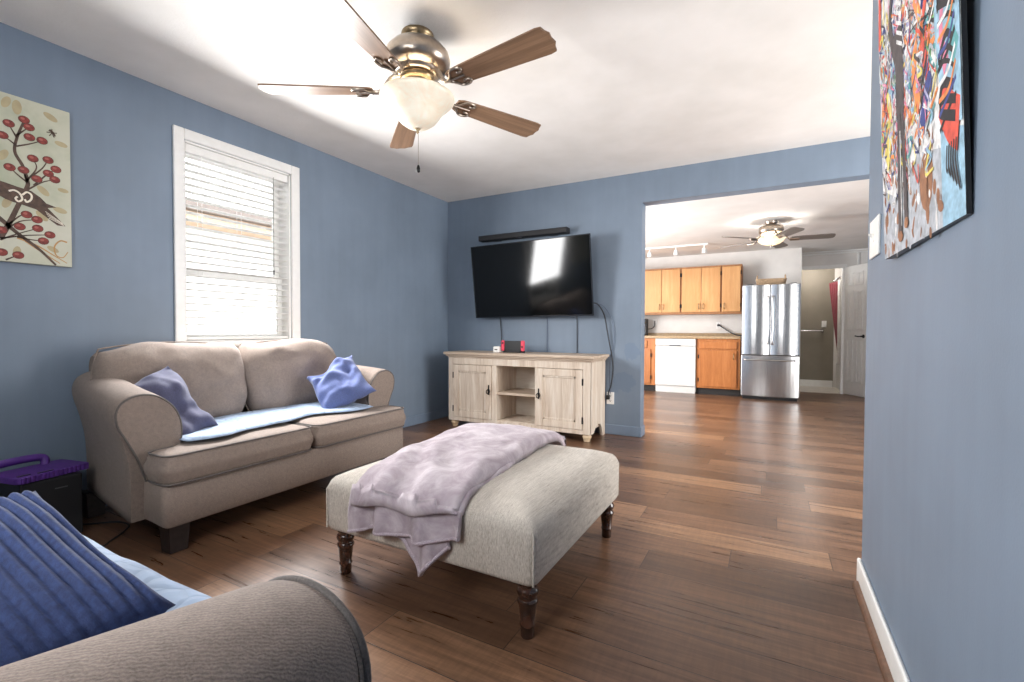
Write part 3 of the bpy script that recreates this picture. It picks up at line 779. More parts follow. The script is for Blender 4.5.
def blanket():
    t = thing('throw_blanket', 'folded lilac fleece blanket draped over the ottoman', 'blanket', (-1.15, 1.7, 0.40))
    NA = 56
    def path(s, drop):
        # s in [0, 1]: back overhang, over the top, down the front
        yb, yf = OY1+0.012, OY0-0.012
        Lb, Lt, Lf = 0.07, yb-yf, drop
        d = s*(Lb+Lt+Lf)
        return d-Lb, Lt, Lf
    def surf(a, s, drop, off, th, xl, xr, seed, tail=None, fold=0.012, s0=0.0):
        if tail: drop = drop+tail(a)
        d, Lt, Lf = path(s0+(1-s0)*s, drop)
        yb, yf = OY1+0.012, OY0-0.012
        rr = 0.05
        if d < 0: y, z, n = yb, 0.40+d, Vector((0, 1, 0))
        elif d < Lt:
            y = yb-d; z = None; n = Vector((0, 0, 1))
        else: y, z, n = yf, 0.385-(d-Lt), Vector((0, -1, 0))
        f = min(1, max(0, (yb-y)/(yb-yf)))
        x = xl[0]*(1-f)+xl[1]*f; x2 = xr[0]*(1-f)+xr[1]*f
        down = max(0, d-Lt)
        X = x+(x2-x)*(a*0.5+0.5)+0.010*noise.noise(Vector((y*6, a*2+seed, 1)))
        if z is None:
            z = ott_z(min(max(X, OX0+0.002), OX1-0.002), min(max(y, OY0+0.002), OY1-0.002))
            e = min(yb-y, y-yf)
            if e < rr: n = Vector((0, (1 if y > 1.7 else -1)*(1-e/rr), e/rr+0.2)).normalized()
        else:
            k = min(1, down/rr) if d >= Lt else min(1, -d/rr)
            n = (n*(0.4+0.6*k)+Vector((0, 0, 0.5*(1-k)))).normalized()
        wr = 0.004*noise.noise(Vector((X*9, y*4+seed, d*3)))+0.004*noise.noise(Vector((X*22, y*9+seed, d*9)))
        diag = 0.016*math.sin((X*1.0+y*0.55)*34+3*noise.noise(Vector((X*3, y*3, seed))))*min(1, max(0, 1.9-y)*1.6)
        hang = min(1, down/0.08)
        fl = hang*(fold*math.sin(a*9+seed)+fold*0.7*math.sin(a*17+seed*2)+0.012)+0.022*max(0, min(1, (y-1.5)/0.7)) if d < Lt else hang*(fold*math.sin(a*9+seed)+fold*0.7*math.sin(a*17+seed*2)+0.012)
        ed = (1-abs(a)**10)**0.5
        return Vector((X, y, z)), n, off+wr+diag*0.7+fl+th*ed*(1+0.3*noise.noise(Vector((a*2, y*3, seed))))
    def sheet(name, parent, drop, off, th, xl, xr, seed, tail=None, s0=0.0, ns=90, fold=0.012, hem=True):
        mb = MB()
        def top(i, j):
            p, n, h = surf(2*j-1, i, drop, off, th, xl, xr, seed, tail, fold, s0); return p+n*max(h, 0.004)
        def bot(i, j):
            p, n, h = surf(2*j-1, i, drop, off, th, xl, xr, seed, tail, fold, s0); return p+n*max(0.0015, h-th-0.006)
        mb.grid(top, ns, NA); mb.grid(bot, ns, NA, flip=True)
        per = [(i/ns, 0) for i in range(ns)]+[(1, j/NA) for j in range(NA)]+[(1-i/ns, 1) for i in range(ns)]+[(0, 1-j/NA) for j in range(NA)]
        mb.rings([[bot(*q) for q in per], [top(*q) for q in per]], cap0=False, cap1=False)
        o = part(name, mb, M_FLEECE, parent, weld=True)
        if hem:
            hm = MB()
            line = []
            for j in range(NA+1):
                p, n, h = surf(2*j/NA-1, 1.0, drop, off, th, xl, xr, seed, tail, fold, s0)
                line.append(p+n*max(0.004, h-th*0.4)+Vector((0, 0, 0.006)))
            hm.tube(line, 0.0085, 8, flat=0.8)
            part('hem', hm, M_HEM, o)
        return o
    xl = (-1.45, -1.37); xr = (-0.93, -0.895)
    sheet('top_fold', t, 0.035, 0.026, 0.026, xl, xr, 1.0, fold=0.005, tail=lambda a: -0.012*a+0.006*math.sin(a*5.0))
    sheet('middle_fold', t, 0.125, 0.012, 0.012, (-1.45, -1.372), (-0.935, -0.885), 4.0, s0=0.55, ns=60, fold=0.010, tail=lambda a: -0.028*a+0.008*math.sin(a*4))
    sheet('lower_fold', t, 0.135, 0.003, 0.004, (-1.44, -1.365), (-0.94, -0.93), 8.0, s0=0.6, ns=60, fold=0.008,
          tail=lambda a: 0.115*max(0, 1-abs(a-0.5)/0.5)**1.2+0.02*math.sin(a*5)*(a < 0))
    # the rolled edge along the right of the fold
    return t
blanket()

# ---------------------------------------------------------------- media console
SX0, SX1, SYF, SYB = -2.888, -1.365, 3.945, 4.362
st = thing('media_console', 'whitewashed oak media console with two panel doors below the television', 'cabinet', ((SX0+SX1)/2, (SYF+SYB)/2, 0))
mb = MB(); mb.box(SX0-0.045, SYF-0.04, 0.738, SX1+0.04, SYB, 0.765); mb.box(SX0-0.028, SYF-0.024, 0.722, SX1+0.024, SYB, 0.738); mb.box(SX0-0.012, SYF-0.01, 0.706, SX1+0.01, SYB, 0.722)
part('tabletop', mb, M_RUSTICTOP, st, bevel=0.005)
def side(x0, x1):
    ar = []
    for k in range(13):
        a = PI*k/12; ar.append((4.165-0.105*math.cos(a), 0.02+0.085*abs(math.sin(a))**0.7))
    poly = [(SYF, 0.07), (4.045, 0.07)]+[(max(4.05, y), z+0.05 if False else z) for y, z in ar if True]+[(4.30, 0.0), (SYB, 0.0), (SYB, 0.706), (SYF, 0.706)]
    poly = [(SYF, 0.066), (4.04, 0.066), (4.06, 0.085), (4.09, 0.112), (4.14, 0.128), (4.19, 0.128), (4.23, 0.115), (4.262, 0.085), (4.285, 0.03), (4.30, 0.0), (SYB, 0.0), (SYB, 0.706), (SYF, 0.706)]
    return MB().prism(poly, lambda u, v, d: (d, u, v), x0, x1)
part('side_panel', side(SX1-0.025, SX1), M_RUSTIC, st); part('side_panel', side(SX0, SX0+0.025), M_RUSTIC, st)
mb = MB()   # face frame
F0, F1 = SYF-0.006, SYF+0.018
mb.box(SX0, F0, 0.066, SX0+0.058, F1, 0.706); mb.box(SX1-0.07, F0, 0.066, SX1, F1, 0.706)
mb.box(SX0+0.058, F0, 0.642, SX1-0.07, F1, 0.706); mb.box(SX0+0.058, F0, 0.066, SX1-0.07, F1, 0.105)
mb.box(-2.372, F0, 0.105, -2.318, F1, 0.642); mb.box(-1.905, F0, 0.105, -1.885, F1, 0.642)
part('face_frame', mb, M_RUSTIC, st, bevel=0.003)
part('bottom_board', MB().box(SX0+0.025, F1, 0.09, SX1-0.025, SYB-0.012, 0.11), M_RUSTIC, st)
mb = MB(); mb.box(SX0+0.025, SYB-0.012, 0.09, SX1-0.025, SYB, 0.7)
mb.lathe([(0.017, 0), (0.017, 0.001)], (-2.02, SYB-0.0125, 0.52), 16, 1, axis=(0, -1, 0))
part('back_board', mb, [M_INSIDE, M_BLACK], st)
part('divider', MB().box(-2.345, F1, 0.11, -2.318, SYB-0.012, 0.70), M_RUSTIC, st); part('divider', MB().box(-1.905, F1, 0.11, -1.88, SYB-0.012, 0.70), M_RUSTIC, st)
part('shelf', MB().box(-2.318, SYF+0.004, 0.362, -1.905, SYB-0.014, 0.385), M_RUSTICTOP, st, bevel=0.002)
def door(x0, x1, hx, hs):
    z0, z1 = 0.108, 0.638; y0, y1 = SYF-0.012, SYF+0.008; fw_ = 0.062
    mb = MB(); mb.box(x0, y0, z0, x0+fw_, y1, z1); mb.box(x1-fw_, y0, z0, x1, y1, z1)
    mb.box(x0+fw_, y0, z0, x1-fw_, y1, z0+fw_); mb.box(x0+fw_, y0, z1-fw_, x1-fw_, y1, z1)
    d = part('door', mb, M_RUSTIC, st, bevel=0.003)
    mb = MB(); mb.box(x0+fw_, y0+0.010, z0+fw_, x1-fw_, y1-0.002, z1-fw_)
    b = 0.02
    for (a0, c0, a1, c1) in ((x0+fw_, z0+fw_, x0+fw_+b, z1-fw_), (x1-fw_-b, z0+fw_, x1-fw_, z1-fw_), (x0+fw_, z0+fw_, x1-fw_, z0+fw_+b), (x0+fw_, z1-fw_-b, x1-fw_, z1-fw_)):
        mb.box(a0, y0+0.005, c0, a1, y1-0.003, c1)
    part('door_panel', mb, M_RUSTIC2, d, bevel=0.003)
    mb = MB()     # iron drop pull on a small back plate
    mb.lathe([(0.012, 0), (0.012, 0.004), (0.006, 0.008), (0.007, 0.016), (0.003, 0.02)], (hx, y0, 0.400), 12, axis=(0, -1, 0))
    mb.obox((hx, y0-0.002, 0.43), ((1, 0, 0), (0, 1, 0), (0, 0, 1)), (0.006, 0.002, 0.02)); mb.obox((hx, y0-0.002, 0.372), ((1, 0, 0), (0, 1, 0), (0, 0, 1)), (0.006, 0.002, 0.018))
    mb.tube([(hx+0.019*math.sin(a), y0-0.014-0.003*math.sin(a/2), 0.385+0.021*math.cos(a)) for a in [2*PI*k/18 for k in range(18)]], 0.0042, 7, loop=True)
    part('handle', mb, M_BLACKMETAL, d)
    for zz in (0.19, 0.53):
        part('hinge', MB().box(hs-0.006, y0-0.002, zz-0.03, hs+0.006, y0+0.008, zz+0.03), M_BLACKMETAL, d)
door(SX0+0.062, -2.376, -2.402, SX0+0.060); door(-1.884, SX1-0.074, -1.862, SX1-0.072)
foot = [(0.026, 0), (0.030, 0.006), (0.028, 0.014), (0.034, 0.026), (0.042, 0.042), (0.040, 0.054), (0.033, 0.060), (0.036, 0.064), (0.036, 0.07)]
for x in (SX0+0.05, SX1-0.045):
    for y in (SYF+0.04,): part('foot', MB().lathe(foot, (x, y, 0), 18), M_PALEFOOT, st, label='pale turned bun foot')

# handheld game console in its dock, and a white adapter
gx, gy, gz = -2.215, 4.10, 0.765
gc = thing('game_console', 'small dark handheld console with coral red grips docked on the media console', 'game console', (gx, gy, gz))
part('dock', MB().box(gx-0.085, gy-0.022, gz, gx+0.085, gy+0.03, gz+0.105), M_BLACKMATTE, gc, bevel=0.006)
part('screen', MB().box(gx-0.092, gy-0.026, gz+0.02, gx+0.092, gy-0.010, gz+0.118), M_BLACK, gc, bevel=0.003)
for s in (-1, 1):
    mb = MB(); o = round_poly([(s*0.093, 0.018), (s*0.126, 0.018), (s*0.126, 0.122), (s*0.093, 0.122)] if s > 0 else [(-0.126, 0.018), (-0.093, 0.018), (-0.093, 0.122), (-0.126, 0.122)], 0.018)
    mb.prism(o, lambda u, v, d: (gx+u, d, gz+v), gy-0.030, gy-0.006)
    g = part('controller', mb, M_RED, gc, bevel=0.003, label='coral red grip controller')
    mb = MB(); mb.lathe([(0.008, 0), (0.006, 0.004), (0.009, 0.008), (0.007, 0.011)], (gx+s*0.109, gy-0.030, gz+(0.095 if s < 0 else 0.06)), 10, axis=(0, -1, 0))
    part('thumb_stick', mb, M_BLACK, g)
    mb = MB(); mb.box(gx+s*0.095, gy-0.01, gz, gx+s*0.12, gy+0.01, gz+0.02); part('stand_clip', mb, M_BLACKMATTE, gc)
ad = thing('charger_box', 'small white adapter cube beside the game console', 'charger', (-2.39, 4.08, 0.765))
mb = MB().box(-2.425, 4.05, 0.765, -2.355, 4.11, 0.825); part('body', mb, M_PLATE, ad, bevel=0.008)
mb = MB().box(-2.405, 4.047, 0.79, -2.375, 4.051, 0.80); part('port', mb, M_PLATEDARK, ad)

# ---------------------------------------------------------------- television, soundbar, cables
tc_, tilt, yaw, roll = Vector((-2.108, 4.20, 1.495)), 0.125, -0.046, 0.006
tw, th_ = 1.338, 0.752
Xa = Vector((math.cos(yaw), math.sin(yaw), 0)); Na = Vector((math.sin(yaw), -math.cos(yaw), 0))
Ua = Vector((0, 0, 1))*math.cos(tilt)+Na*math.sin(tilt)
Xt = Xa*math.cos(roll)+Ua*math.sin(roll); Ut = Ua*math.cos(roll)-Xa*math.sin(roll); Nt = Xt.cross(Ut)   # faces the room
tv = thing('television', 'large flat black television tilted down on the back wall', 'television', tuple(tc_))
axs = (Xt, Ut, Nt)
mb = MB(); mb.obox(tc_-Nt*0.012, axs, (tw/2-0.004, th_/2-0.004, 0.010)); mb.obox(tc_-Nt*0.035-Ut*0.06, axs, (tw/2-0.10, th_/2-0.14, 0.02))
part('housing', mb, M_BLACK, tv, bevel=0.004)
mb = MB(); e = 0.006
mb.obox(tc_-Nt*0.004+Ut*(th_/2-e/2), axs, (tw/2, e/2, 0.012)); mb.obox(tc_-Nt*0.004-Ut*(th_/2-e), axs, (tw/2, e, 0.012))
mb.obox(tc_-Nt*0.004+Xt*(tw/2-e/2), axs, (e/2, th_/2, 0.012)); mb.obox(tc_-Nt*0.004-Xt*(tw/2-e/2), axs, (e/2, th_/2, 0.012))
part('bezel', mb, M_BEZEL, tv, bevel=0.002)
part('screen', MB().obox(tc_+Nt*0.001, axs, (tw/2-e, th_/2-e-0.003, 0.002)), M_SCREEN, tv)
mb = MB(); mb.box(-2.25, YB-0.02, 1.30, -1.90, YB, 1.62); mb.obox((-2.2, 4.30, 1.46), axs, (0.02, 0.16, 0.07)); mb.obox((-1.95, 4.30, 1.46), axs, (0.02, 0.16, 0.07))
part('wall_mount', mb, M_BLACKMETAL, tv)
sb = thing('soundbar', 'slim black soundbar on the back wall above the television', 'soundbar', (-2.23, 4.30, 1.93))
mb = MB(); o = round_poly([(4.25, 1.932), (4.345, 1.932), (4.345, 1.988), (4.25, 1.988)], 0.012)
mb.prism(o, lambda u, v, d: (d, u, v), -2.728, -1.728); part('speaker_bar', mb, M_BLACKMATTE, sb)
for x in (-2.60, -1.95): part('wall_bracket', MB().box(x, 4.335, 1.935, x+0.08, YB, 1.975), M_BLACKMETAL, sb)
mb = MB(); mb.box(-2.265, 4.247, 1.925, -2.205, 4.262, 1.938); part('control_panel', mb, M_BEZEL, sb)

def cable(name, pts, r, mat, label, cat='cable', group=None, n=10):
    return solo(name, MB().tube(bez(pts, n), r, 6), mat, label, cat, group)
cable('television_cable', [(-2.53, 4.355, 1.18), (-2.525, 4.365, 1.10), (-2.51, 4.365, 0.95), (-2.49, 4.33, 0.83), (-2.39, 4.13, 0.79)], 0.005, M_CABLE, 'thin dark cord from the television down to the white adapter')
cable('cable_cover', [(-1.978, YB-0.006, 1.16), (-1.978, YB-0.006, 0.95), (-1.978, YB-0.006, 0.74)], 0.006, M_CABLEBLUE, 'blue-grey cable line down the wall below the television centre')
cable('television_cable', [(-1.655, 4.36, 1.18), (-1.656, 4.37, 1.06), (-1.655, 4.372, 0.9), (-1.655, 4.372, 0.74)], 0.005, M_CABLE, 'dark straight cord below the right half of the television')
cable('power_cable', [(-1.50, 4.27, 1.25), (-1.43, 4.32, 1.235), (-1.372, 4.34, 1.13), (-1.345, 4.35, 0.98), (-1.32, 4.36, 0.84), (-1.30, 4.36, 0.74), (-1.29, 4.36, 0.62), (-1.305, 4.355, 0.48), (-1.33, 4.355, 0.40), (-1.335, 4.37, 0.36)], 0.006, M_CABLE, 'dark power cord looping from the television to the wall outlet')
cable('power_cable', [(-1.47, 4.28, 1.22), (-1.40, 4.35, 1.23), (-1.32, 4.365, 1.12), (-1.285, 4.37, 0.98), (-1.29, 4.37, 0.84), (-1.317, 4.37, 0.76), (-1.325, 4.37, 0.60), (-1.32, 4.365, 0.44), (-1.316, 4.37, 0.39)], 0.0035, M_CABLEBLUE, 'thin pale cord bowing outward right of the television')

def outlet(label, c, nrm, name='wall_outlet', kind='outlet', group=None, half=(0.036, 0.058)):
    c = Vector(c); n = Vector(nrm); s = Vector((0, 0, 1)).cross(n).normalized(); u = Vector((0, 0, 1))
    t = thing(name, label, 'outlet' if kind == 'outlet' else 'light switch', tuple(c), 0, group)
    part('plate', MB().obox(c+n*0.004, (s, u, n), (half[0], half[1], 0.004)), M_PLATE, t, bevel=0.003)
    mb = MB()
    if kind == 'outlet':
        for k in (-1, 1):
            sk = MB()
            for q in (-1, 1): sk.obox(c+n*0.0085+u*(0.024*k+0.003)+s*(0.007*q), (s, u, n), (0.0012, 0.005, 0.001))
            sk.obox(c+n*0.0085+u*(0.024*k-0.006), (s, u, n), (0.003, 0.003, 0.001))
            part('socket', sk, M_PLATEDARK, t)
    else:
        mb.obox(c+n*0.008, (s, u, n), (0.008, 0.014, 0.003)); mb.obox(c+n*0.014+u*0.006, (s, (u+n*0.7).normalized(), (n-u*0.7).normalized()), (0.004, 0.011, 0.004))
        part('toggle', mb, M_PLATE, t, bevel=0.001)
    return t
outlet('white wall outlet behind the right edge of the media console', (-1.318, YB, 0.345), (0, -1, 0))
mb = MB(); mb.box(-1.35, YB-0.045, 0.335, -1.32, YB-0.009, 0.375)
solo('power_plug', mb, M_BLACK, 'black plug in the outlet beside the media console', 'plug', bevel=0.004)
outlet('white toggle switch plate on the right wall beside the graffiti canvas', (XR, 2.095, 1.318), (-1, 0, 0), 'light_switch', 'switch', None, (0.078, 0.068))

# ---------------------------------------------------------------- dark box with the purple tablet case
bx = thing('subwoofer', 'black subwoofer box on the floor beside the near sofa arm', 'speaker', (-2.99, 0.86, 0))
mb = MB(); mb.box(-3.13, 0.765, 0.012, -2.86, 0.98, 0.302); part('cabinet', mb, M_BLACKMATTE, bx, bevel=0.008)
part('badge', MB().box(-2.862, 0.88, 0.25, -2.8585, 0.925, 0.255), M_STEELSIDE, bx)
for x in (-3.10, -2.89):
    for y in (0.79, 0.955): part('foot', MB().lathe([(0.014, 0), (0.014, 0.014)], (x, y, 0), 10), M_BLACK, bx)
tb = thing('tablet_case', 'purple foam tablet case with a carry handle lying on the black subwoofer', 'tablet case', (-3.0, 0.87, 0.303))
ca, sa = math.cos(0.35), math.sin(0.35)
tu = Vector((-sa*0.6, ca, 0)).normalized(); tv_ = Vector((-tu.y, tu.x, 0)); tz = Vector((0, 0, 1)); tcn = Vector((-2.975, 0.868, 0.321))
def tp(u, v, z): return tcn+tu*u+tv_*v+tz*z
mb = MB(); o = round_poly([(-0.14, -0.105), (0.14, -0.105), (0.14, 0.105), (-0.14, 0.105)], 0.025)
mb.prism(o, lambda u, v, d: tp(u, v, d), -0.016, 0.012)
for k in range(15):
    for v in (-0.105,): mb.obox(tp(-0.122+k*0.0174, v, -0.002), (tu, tv_, tz), (0.0055, 0.006, 0.014))
case = part('case', mb, M_PURPLE, tb, bevel=0.003)
hp = [(-0.13, 0.075, 0.004), (-0.138, 0.085, 0.028), (-0.12, 0.095, 0.044), (-0.04, 0.10, 0.048), (0.045, 0.095, 0.044), (0.062, 0.085, 0.028), (0.055, 0.075, 0.004)]
part('carry_handle', MB().tube([tp(*p) for p in bez(hp, 6)], 0.018, 10, flat=1.0), M_PURPLE, tb)
mb = MB(); mb.obox(tp(-0.10, -0.07, 0.013), (tu, tv_, tz), (0.022, 0.006, 0.002)); mb.obox(tp(-0.03, -0.085, 0.013), (tu, tv_, tz), (0.028, 0.005, 0.002))
part('vent_slot', mb, M_BLACK, tb)
cable('floor_cord', [(-2.98, 0.98, 0.05), (-3.0, 1.03, 0.006), (-2.90, 1.12, 0.006), (-2.80, 1.135, 0.006), (-2.73, 1.09, 0.006), (-2.66, 1.01, 0.006), (-2.60, 0.93, 0.006), (-2.62, 0.80, 0.006)], 0.004, M_CABLE, 'dark cord looping on the floor in front of the subwoofer', 'cord')

# ---------------------------------------------------------------- bird painting on the left wall
PX = XL+0.032
def wallpt(y, z, d=0.0): return Vector((PX+d, y, z))
def disc(mb, fn, u, v, ru, rv, mi, d, seg=14, rot=0.0):
    c, s = math.cos(rot), math.sin(rot)
    P = [fn(u+ru*math.cos(2*PI*k/seg)*c-rv*math.sin(2*PI*k/seg)*s, v+ru*math.cos(2*PI*k/seg)*s+rv*math.sin(2*PI*k/seg)*c, d) for k in range(seg)]
    mb.add(P, [tuple(range(seg))], mi)
def stroke(mb, fn, pts, w, mi, d, taper=True, n=8):
    P = bez([(u, v, 0) for u, v in pts], n); L = len(P); a = []; b = []
    for i, p in enumerate(P):
        t = (P[min(i+1, L-1)]-P[max(i-1, 0)]); t = t.normalized() if t.length > 1e-9 else Vector((1, 0, 0))
        nn = Vector((-t.y, t.x, 0)); ww = w*(1-0.6*i/L if taper else 1)/2
        q0 = p+nn*ww; q1 = p-nn*ww
        a.append(fn(q0.x, q0.y, d)); b.append(fn(q1.x, q1.y, d))
    mb.add(a+b, [(i, i+1, L+i+1, L+i) for i in range(L-1)], mi)
pt = thing('bird_painting', 'unframed canvas of a brown bird among red berries on the left wall', 'painting', (XL, 0.67, 1.305))
def paper_mat():
    t = NT('painted_sage_cream'); v = t.coord()
    return t.set(t.ramp(t.noise(v, 4, 4, 0.6), [(0.3, (168, 174, 150)), (0.5, (194, 194, 174)), (0.7, (204, 202, 186))]), 0.7)
M_PAPER = paper_mat()
M_BERRY = plain('painted_berry_red', (126, 52, 46), 0.6, 0, 0.2, 60); M_BERRYHI = plain('painted_berry_light', (166, 92, 82), 0.6)
M_PBROWN = plain('painted_brown', (82, 62, 52), 0.6, 0, 0.2, 50); M_PCREAM = plain('painted_cream', (232, 222, 204), 0.6)
M_POCHRE = plain('painted_ochre', (184, 140, 88), 0.6); M_PTAN = plain('painted_tan', (178, 164, 130), 0.7)
part('canvas', MB().box(XL+0.002, 0.275, 1.305, PX, 1.066, 2.103), M_PAPER, pt, bevel=0.002)
BERRY = [(0.894, 2.0), (0.841, 1.962), (0.911, 1.97), (0.819, 1.899), (0.912, 1.922), (0.958, 1.921), (0.923, 1.822), (0.979, 1.832), (0.841, 1.755), (0.889, 1.756), (0.979, 1.765), (1.008, 1.794), (0.936, 1.726), (1.003, 1.741), (0.897, 1.542), (0.934, 1.525), (0.872, 1.479), (0.936, 1.482), (0.981, 1.458), (0.956, 1.423), (0.865, 1.34), (0.809, 1.346), (0.81, 1.451)]
BODY = [(0.77, 1.70), (0.79, 1.685), (0.827, 1.678), (0.865, 1.669), (0.914, 1.661), (0.949, 1.636), (0.969, 1.613), (1.008, 1.601), (0.974, 1.591), (1.008, 1.552), (1.042, 1.512), (1.01, 1.511), (0.973, 1.54), (0.933, 1.574), (0.888, 1.585), (0.85, 1.592), (0.825, 1.60), (0.79, 1.62), (0.755, 1.65), (0.73, 1.665), (0.74, 1.69)]
BRS = [[(0.805, 1.411), (0.834, 1.482), (0.864, 1.568), (0.899, 1.671), (0.902, 1.706), (0.886, 1.775), (0.86, 1.834), (0.868, 1.903), (0.894, 1.993)], [(0.868, 1.903), (0.84, 1.959)], [(0.863, 1.868), (0.821, 1.899)], [(0.865, 1.862), (0.912, 1.889), (0.958, 1.921)], [(0.868, 1.916), (0.911, 1.97)], [(0.899, 1.705), (0.935, 1.777), (0.923, 1.822)], [(0.915, 1.73), (0.956, 1.783), (0.979, 1.832)], [(0.901, 1.699), (0.866, 1.729), (0.841, 1.755)], [(0.902, 1.699), (0.889, 1.756)], [(0.904, 1.666), (0.955, 1.714), (1.003, 1.741)], [(0.924, 1.691), (0.979, 1.765), (1.008, 1.794)], [(0.834, 1.482), (0.873, 1.53), (0.897, 1.542)], [(0.824, 1.454), (0.872, 1.503), (0.934, 1.525)], [(0.805, 1.404), (0.862, 1.441), (0.936, 1.482)], [(0.805, 1.411), (0.891, 1.439), (0.981, 1.458)], [(0.862, 1.427), (0.91, 1.422), (0.956, 1.423)], [(0.70, 1.60), (0.806, 1.503), (0.862, 1.447), (0.94, 1.379), (1.002, 1.308)], [(0.822, 1.312), (0.865, 1.34)]]
mb = MB()
for (y, z, r) in ((0.87, 2.05, 0.035), (0.991, 2.05, 0.03), (1.03, 1.928, 0.026), (0.833, 2.06, 0.03), (0.959, 1.673, 0.03), (1.035, 1.694, 0.022), (0.83, 1.586, 0.03), (1.022, 1.59, 0.028), (0.953, 1.547, 0.03), (0.82, 1.807, 0.03), (0.861, 1.353, 0.03), (0.992, 1.387, 0.025), (0.6, 1.9, 0.05), (0.45, 1.5, 0.05)):
    disc(mb, wallpt, y, z, r, r*0.5, 4, 0.0006, rot=y*9)
for l in ([(0.862, 1.423), (0.93, 1.398), (0.992, 1.358), (1.046, 1.323)], [(1.047, 1.431), (1.02, 1.434), (0.998, 1.402), (1.003, 1.36), (1.029, 1.35), (1.05, 1.381)], [(0.891, 1.412), (0.95, 1.366), (1.018, 1.319)]): stroke(mb, wallpt, l, 0.008, 3, 0.0009)
for l in ([(0.62, 1.31), (0.66, 1.55), (0.58, 1.8), (0.60, 2.02)], [(0.64, 1.62), (0.74, 1.82), (0.76, 1.95)], [(0.62, 1.7), (0.5, 1.84), (0.42, 1.9)], [(0.65, 1.5), (0.48, 1.56), (0.36, 1.7)]): stroke(mb, wallpt, l, 0.018, 0, 0.0012)
for i, l in enumerate(BRS): stroke(mb, wallpt, l, 0.022 if i in (0, 16) else 0.008, 0, 0.0012)
for (y, z) in BERRY+[(0.76, 1.96), (0.72, 1.9), (0.42, 1.9), (0.36, 1.7), (0.5, 1.86), (0.6, 2.02), (0.55, 1.45), (0.45, 1.6)]:
    disc(mb, wallpt, y, z, 0.0215, 0.0185, 0, 0.0015); disc(mb, wallpt, y, z, 0.0195, 0.0165, 1, 0.0018); disc(mb, wallpt, y-0.005, z+0.004, 0.008, 0.006, 5, 0.0021)
mb.add([wallpt(y, z, 0.0020) for y, z in BODY], [tuple(range(len(BODY)))], 0)
for l in ([(0.836, 1.641), (0.855, 1.649), (0.874, 1.638), (0.882, 1.613), (0.869, 1.599), (0.859, 1.61), (0.866, 1.622)], [(0.882, 1.633), (0.899, 1.651), (0.915, 1.641), (0.913, 1.618), (0.898, 1.603), (0.891, 1.615)]): stroke(mb, wallpt, l, 0.008, 2, 0.0024, False)
for k in range(4): stroke(mb, wallpt, [(0.965+k*0.004, 1.572-k*0.010), (1.03+k*0.002, 1.525-k*0.004)], 0.0025, 2, 0.0024, False)
disc(mb, wallpt, 0.765, 1.675, 0.006, 0.006, 2, 0.0024)
stroke(mb, wallpt, [(0.985, 1.985), (1.0, 1.975), (1.008, 1.96)], 0.012, 0, 0.0016)
for q in ((0.975, 1.97), (0.995, 1.992), (1.014, 1.978), (0.985, 1.955), (1.003, 1.953)): stroke(mb, wallpt, [q, (0.996, 1.974)], 0.005, 0, 0.0016)
part('painted_motif', mb, [M_PBROWN, M_BERRY, M_PCREAM, M_POCHRE, M_PTAN, M_BERRYHI], pt)

# ---------------------------------------------------------------- graffiti canvas on the right wall
gp = thing('graffiti_canvas', 'large colourful graffiti style canvas with black edges on the right wall', 'painting', (XR, 1.43, 1.20))
GY0, GY1, GZ0, GZ1 = 1.178, 1.80, 1.203, 2.24
GLEAN = 0.040
def artpt(u, v, d=0.0):       # u 0 (near) .. 1 (far), v 0 .. 1 up
    y = GY0+(GY1-GY0)*u; z = GZ0+(GZ1-GZ0)*v
    return Vector((XR-0.010-0.014*u-GLEAN*v-d, y, z))
mb = MB(); P = [artpt(0, 0), artpt(1, 0), artpt(1, 1), artpt(0, 1)]; B_ = [p+Vector((0.0075+0.012*k, 0, 0)) for p, k in zip(P, (0, 1, 1, 0))]
mb.add(P+B_, [(0, 1, 2, 3), (7, 6, 5, 4), (0, 4, 5, 1), (1, 5, 6, 2), (2, 6, 7, 3), (3, 7, 4, 0)])
part('canvas', mb, M_BLACK, gp)
cols = {'white': (226, 224, 222), 'lilac': (176, 172, 204), 'red': (214, 84, 66), 'orange': (232, 140, 78), 'yellow': (226, 206, 108), 'teal': (96, 164, 166), 'green': (120, 176, 120), 'navy': (58, 70, 130), 'pink': (222, 132, 160), 'brown': (150, 104, 74), 'black': (34, 30, 34), 'charcoal': (78, 70, 70), 'sky': (150, 186, 206), 'grey': (176, 180, 186)}
AM = {k: i for i, k in enumerate(cols)}
AMATS = [plain('art_paint_'+k, c, 0.55, 0, 0.12, 40) for k, c in cols.items()]
rnd = random.Random(11)
mb = MB()
mb.add([artpt(u, v, 0.0003) for u, v in ((0.003, 0), (1, 0), (1, 1), (0.003, 1))], [(0, 1, 2, 3)], AM['white'])
mb.add([artpt(u, v, 0.0005) for u, v in ((0.003, 0.0), (0.20, 0.0), (0.20, 0.20), (0.003, 0.16))], [(0, 1, 2, 3)], AM['sky'])
mb.add([artpt(u, v, 0.0005) for u, v in ((0.20, 0.0), (1, 0.0), (1, 0.20), (0.70, 0.13), (0.45, 0.20), (0.20, 0.16))], [tuple(range(6))], AM['grey'])
lay = 0.0008
for k in range(110):       # sandy ground splashes
    u = rnd.uniform(0.2, 1); v = rnd.uniform(0.0, 0.24); disc(mb, artpt, u, v, rnd.uniform(0.006, 0.03), rnd.uniform(0.004, 0.018), AM[rnd.choice(['brown', 'brown', 'white', 'grey'])], lay+k*2e-6, 9, rnd.random()*3)
disc(mb, artpt, 0.36, 0.12, 0.075, 0.065, AM['brown'], 0.00095, 13)
lay = 0.0010
warm = ['white', 'white', 'white', 'red', 'orange', 'yellow', 'pink', 'white', 'white', 'teal', 'green', 'navy', 'lilac', 'sky', 'orange']
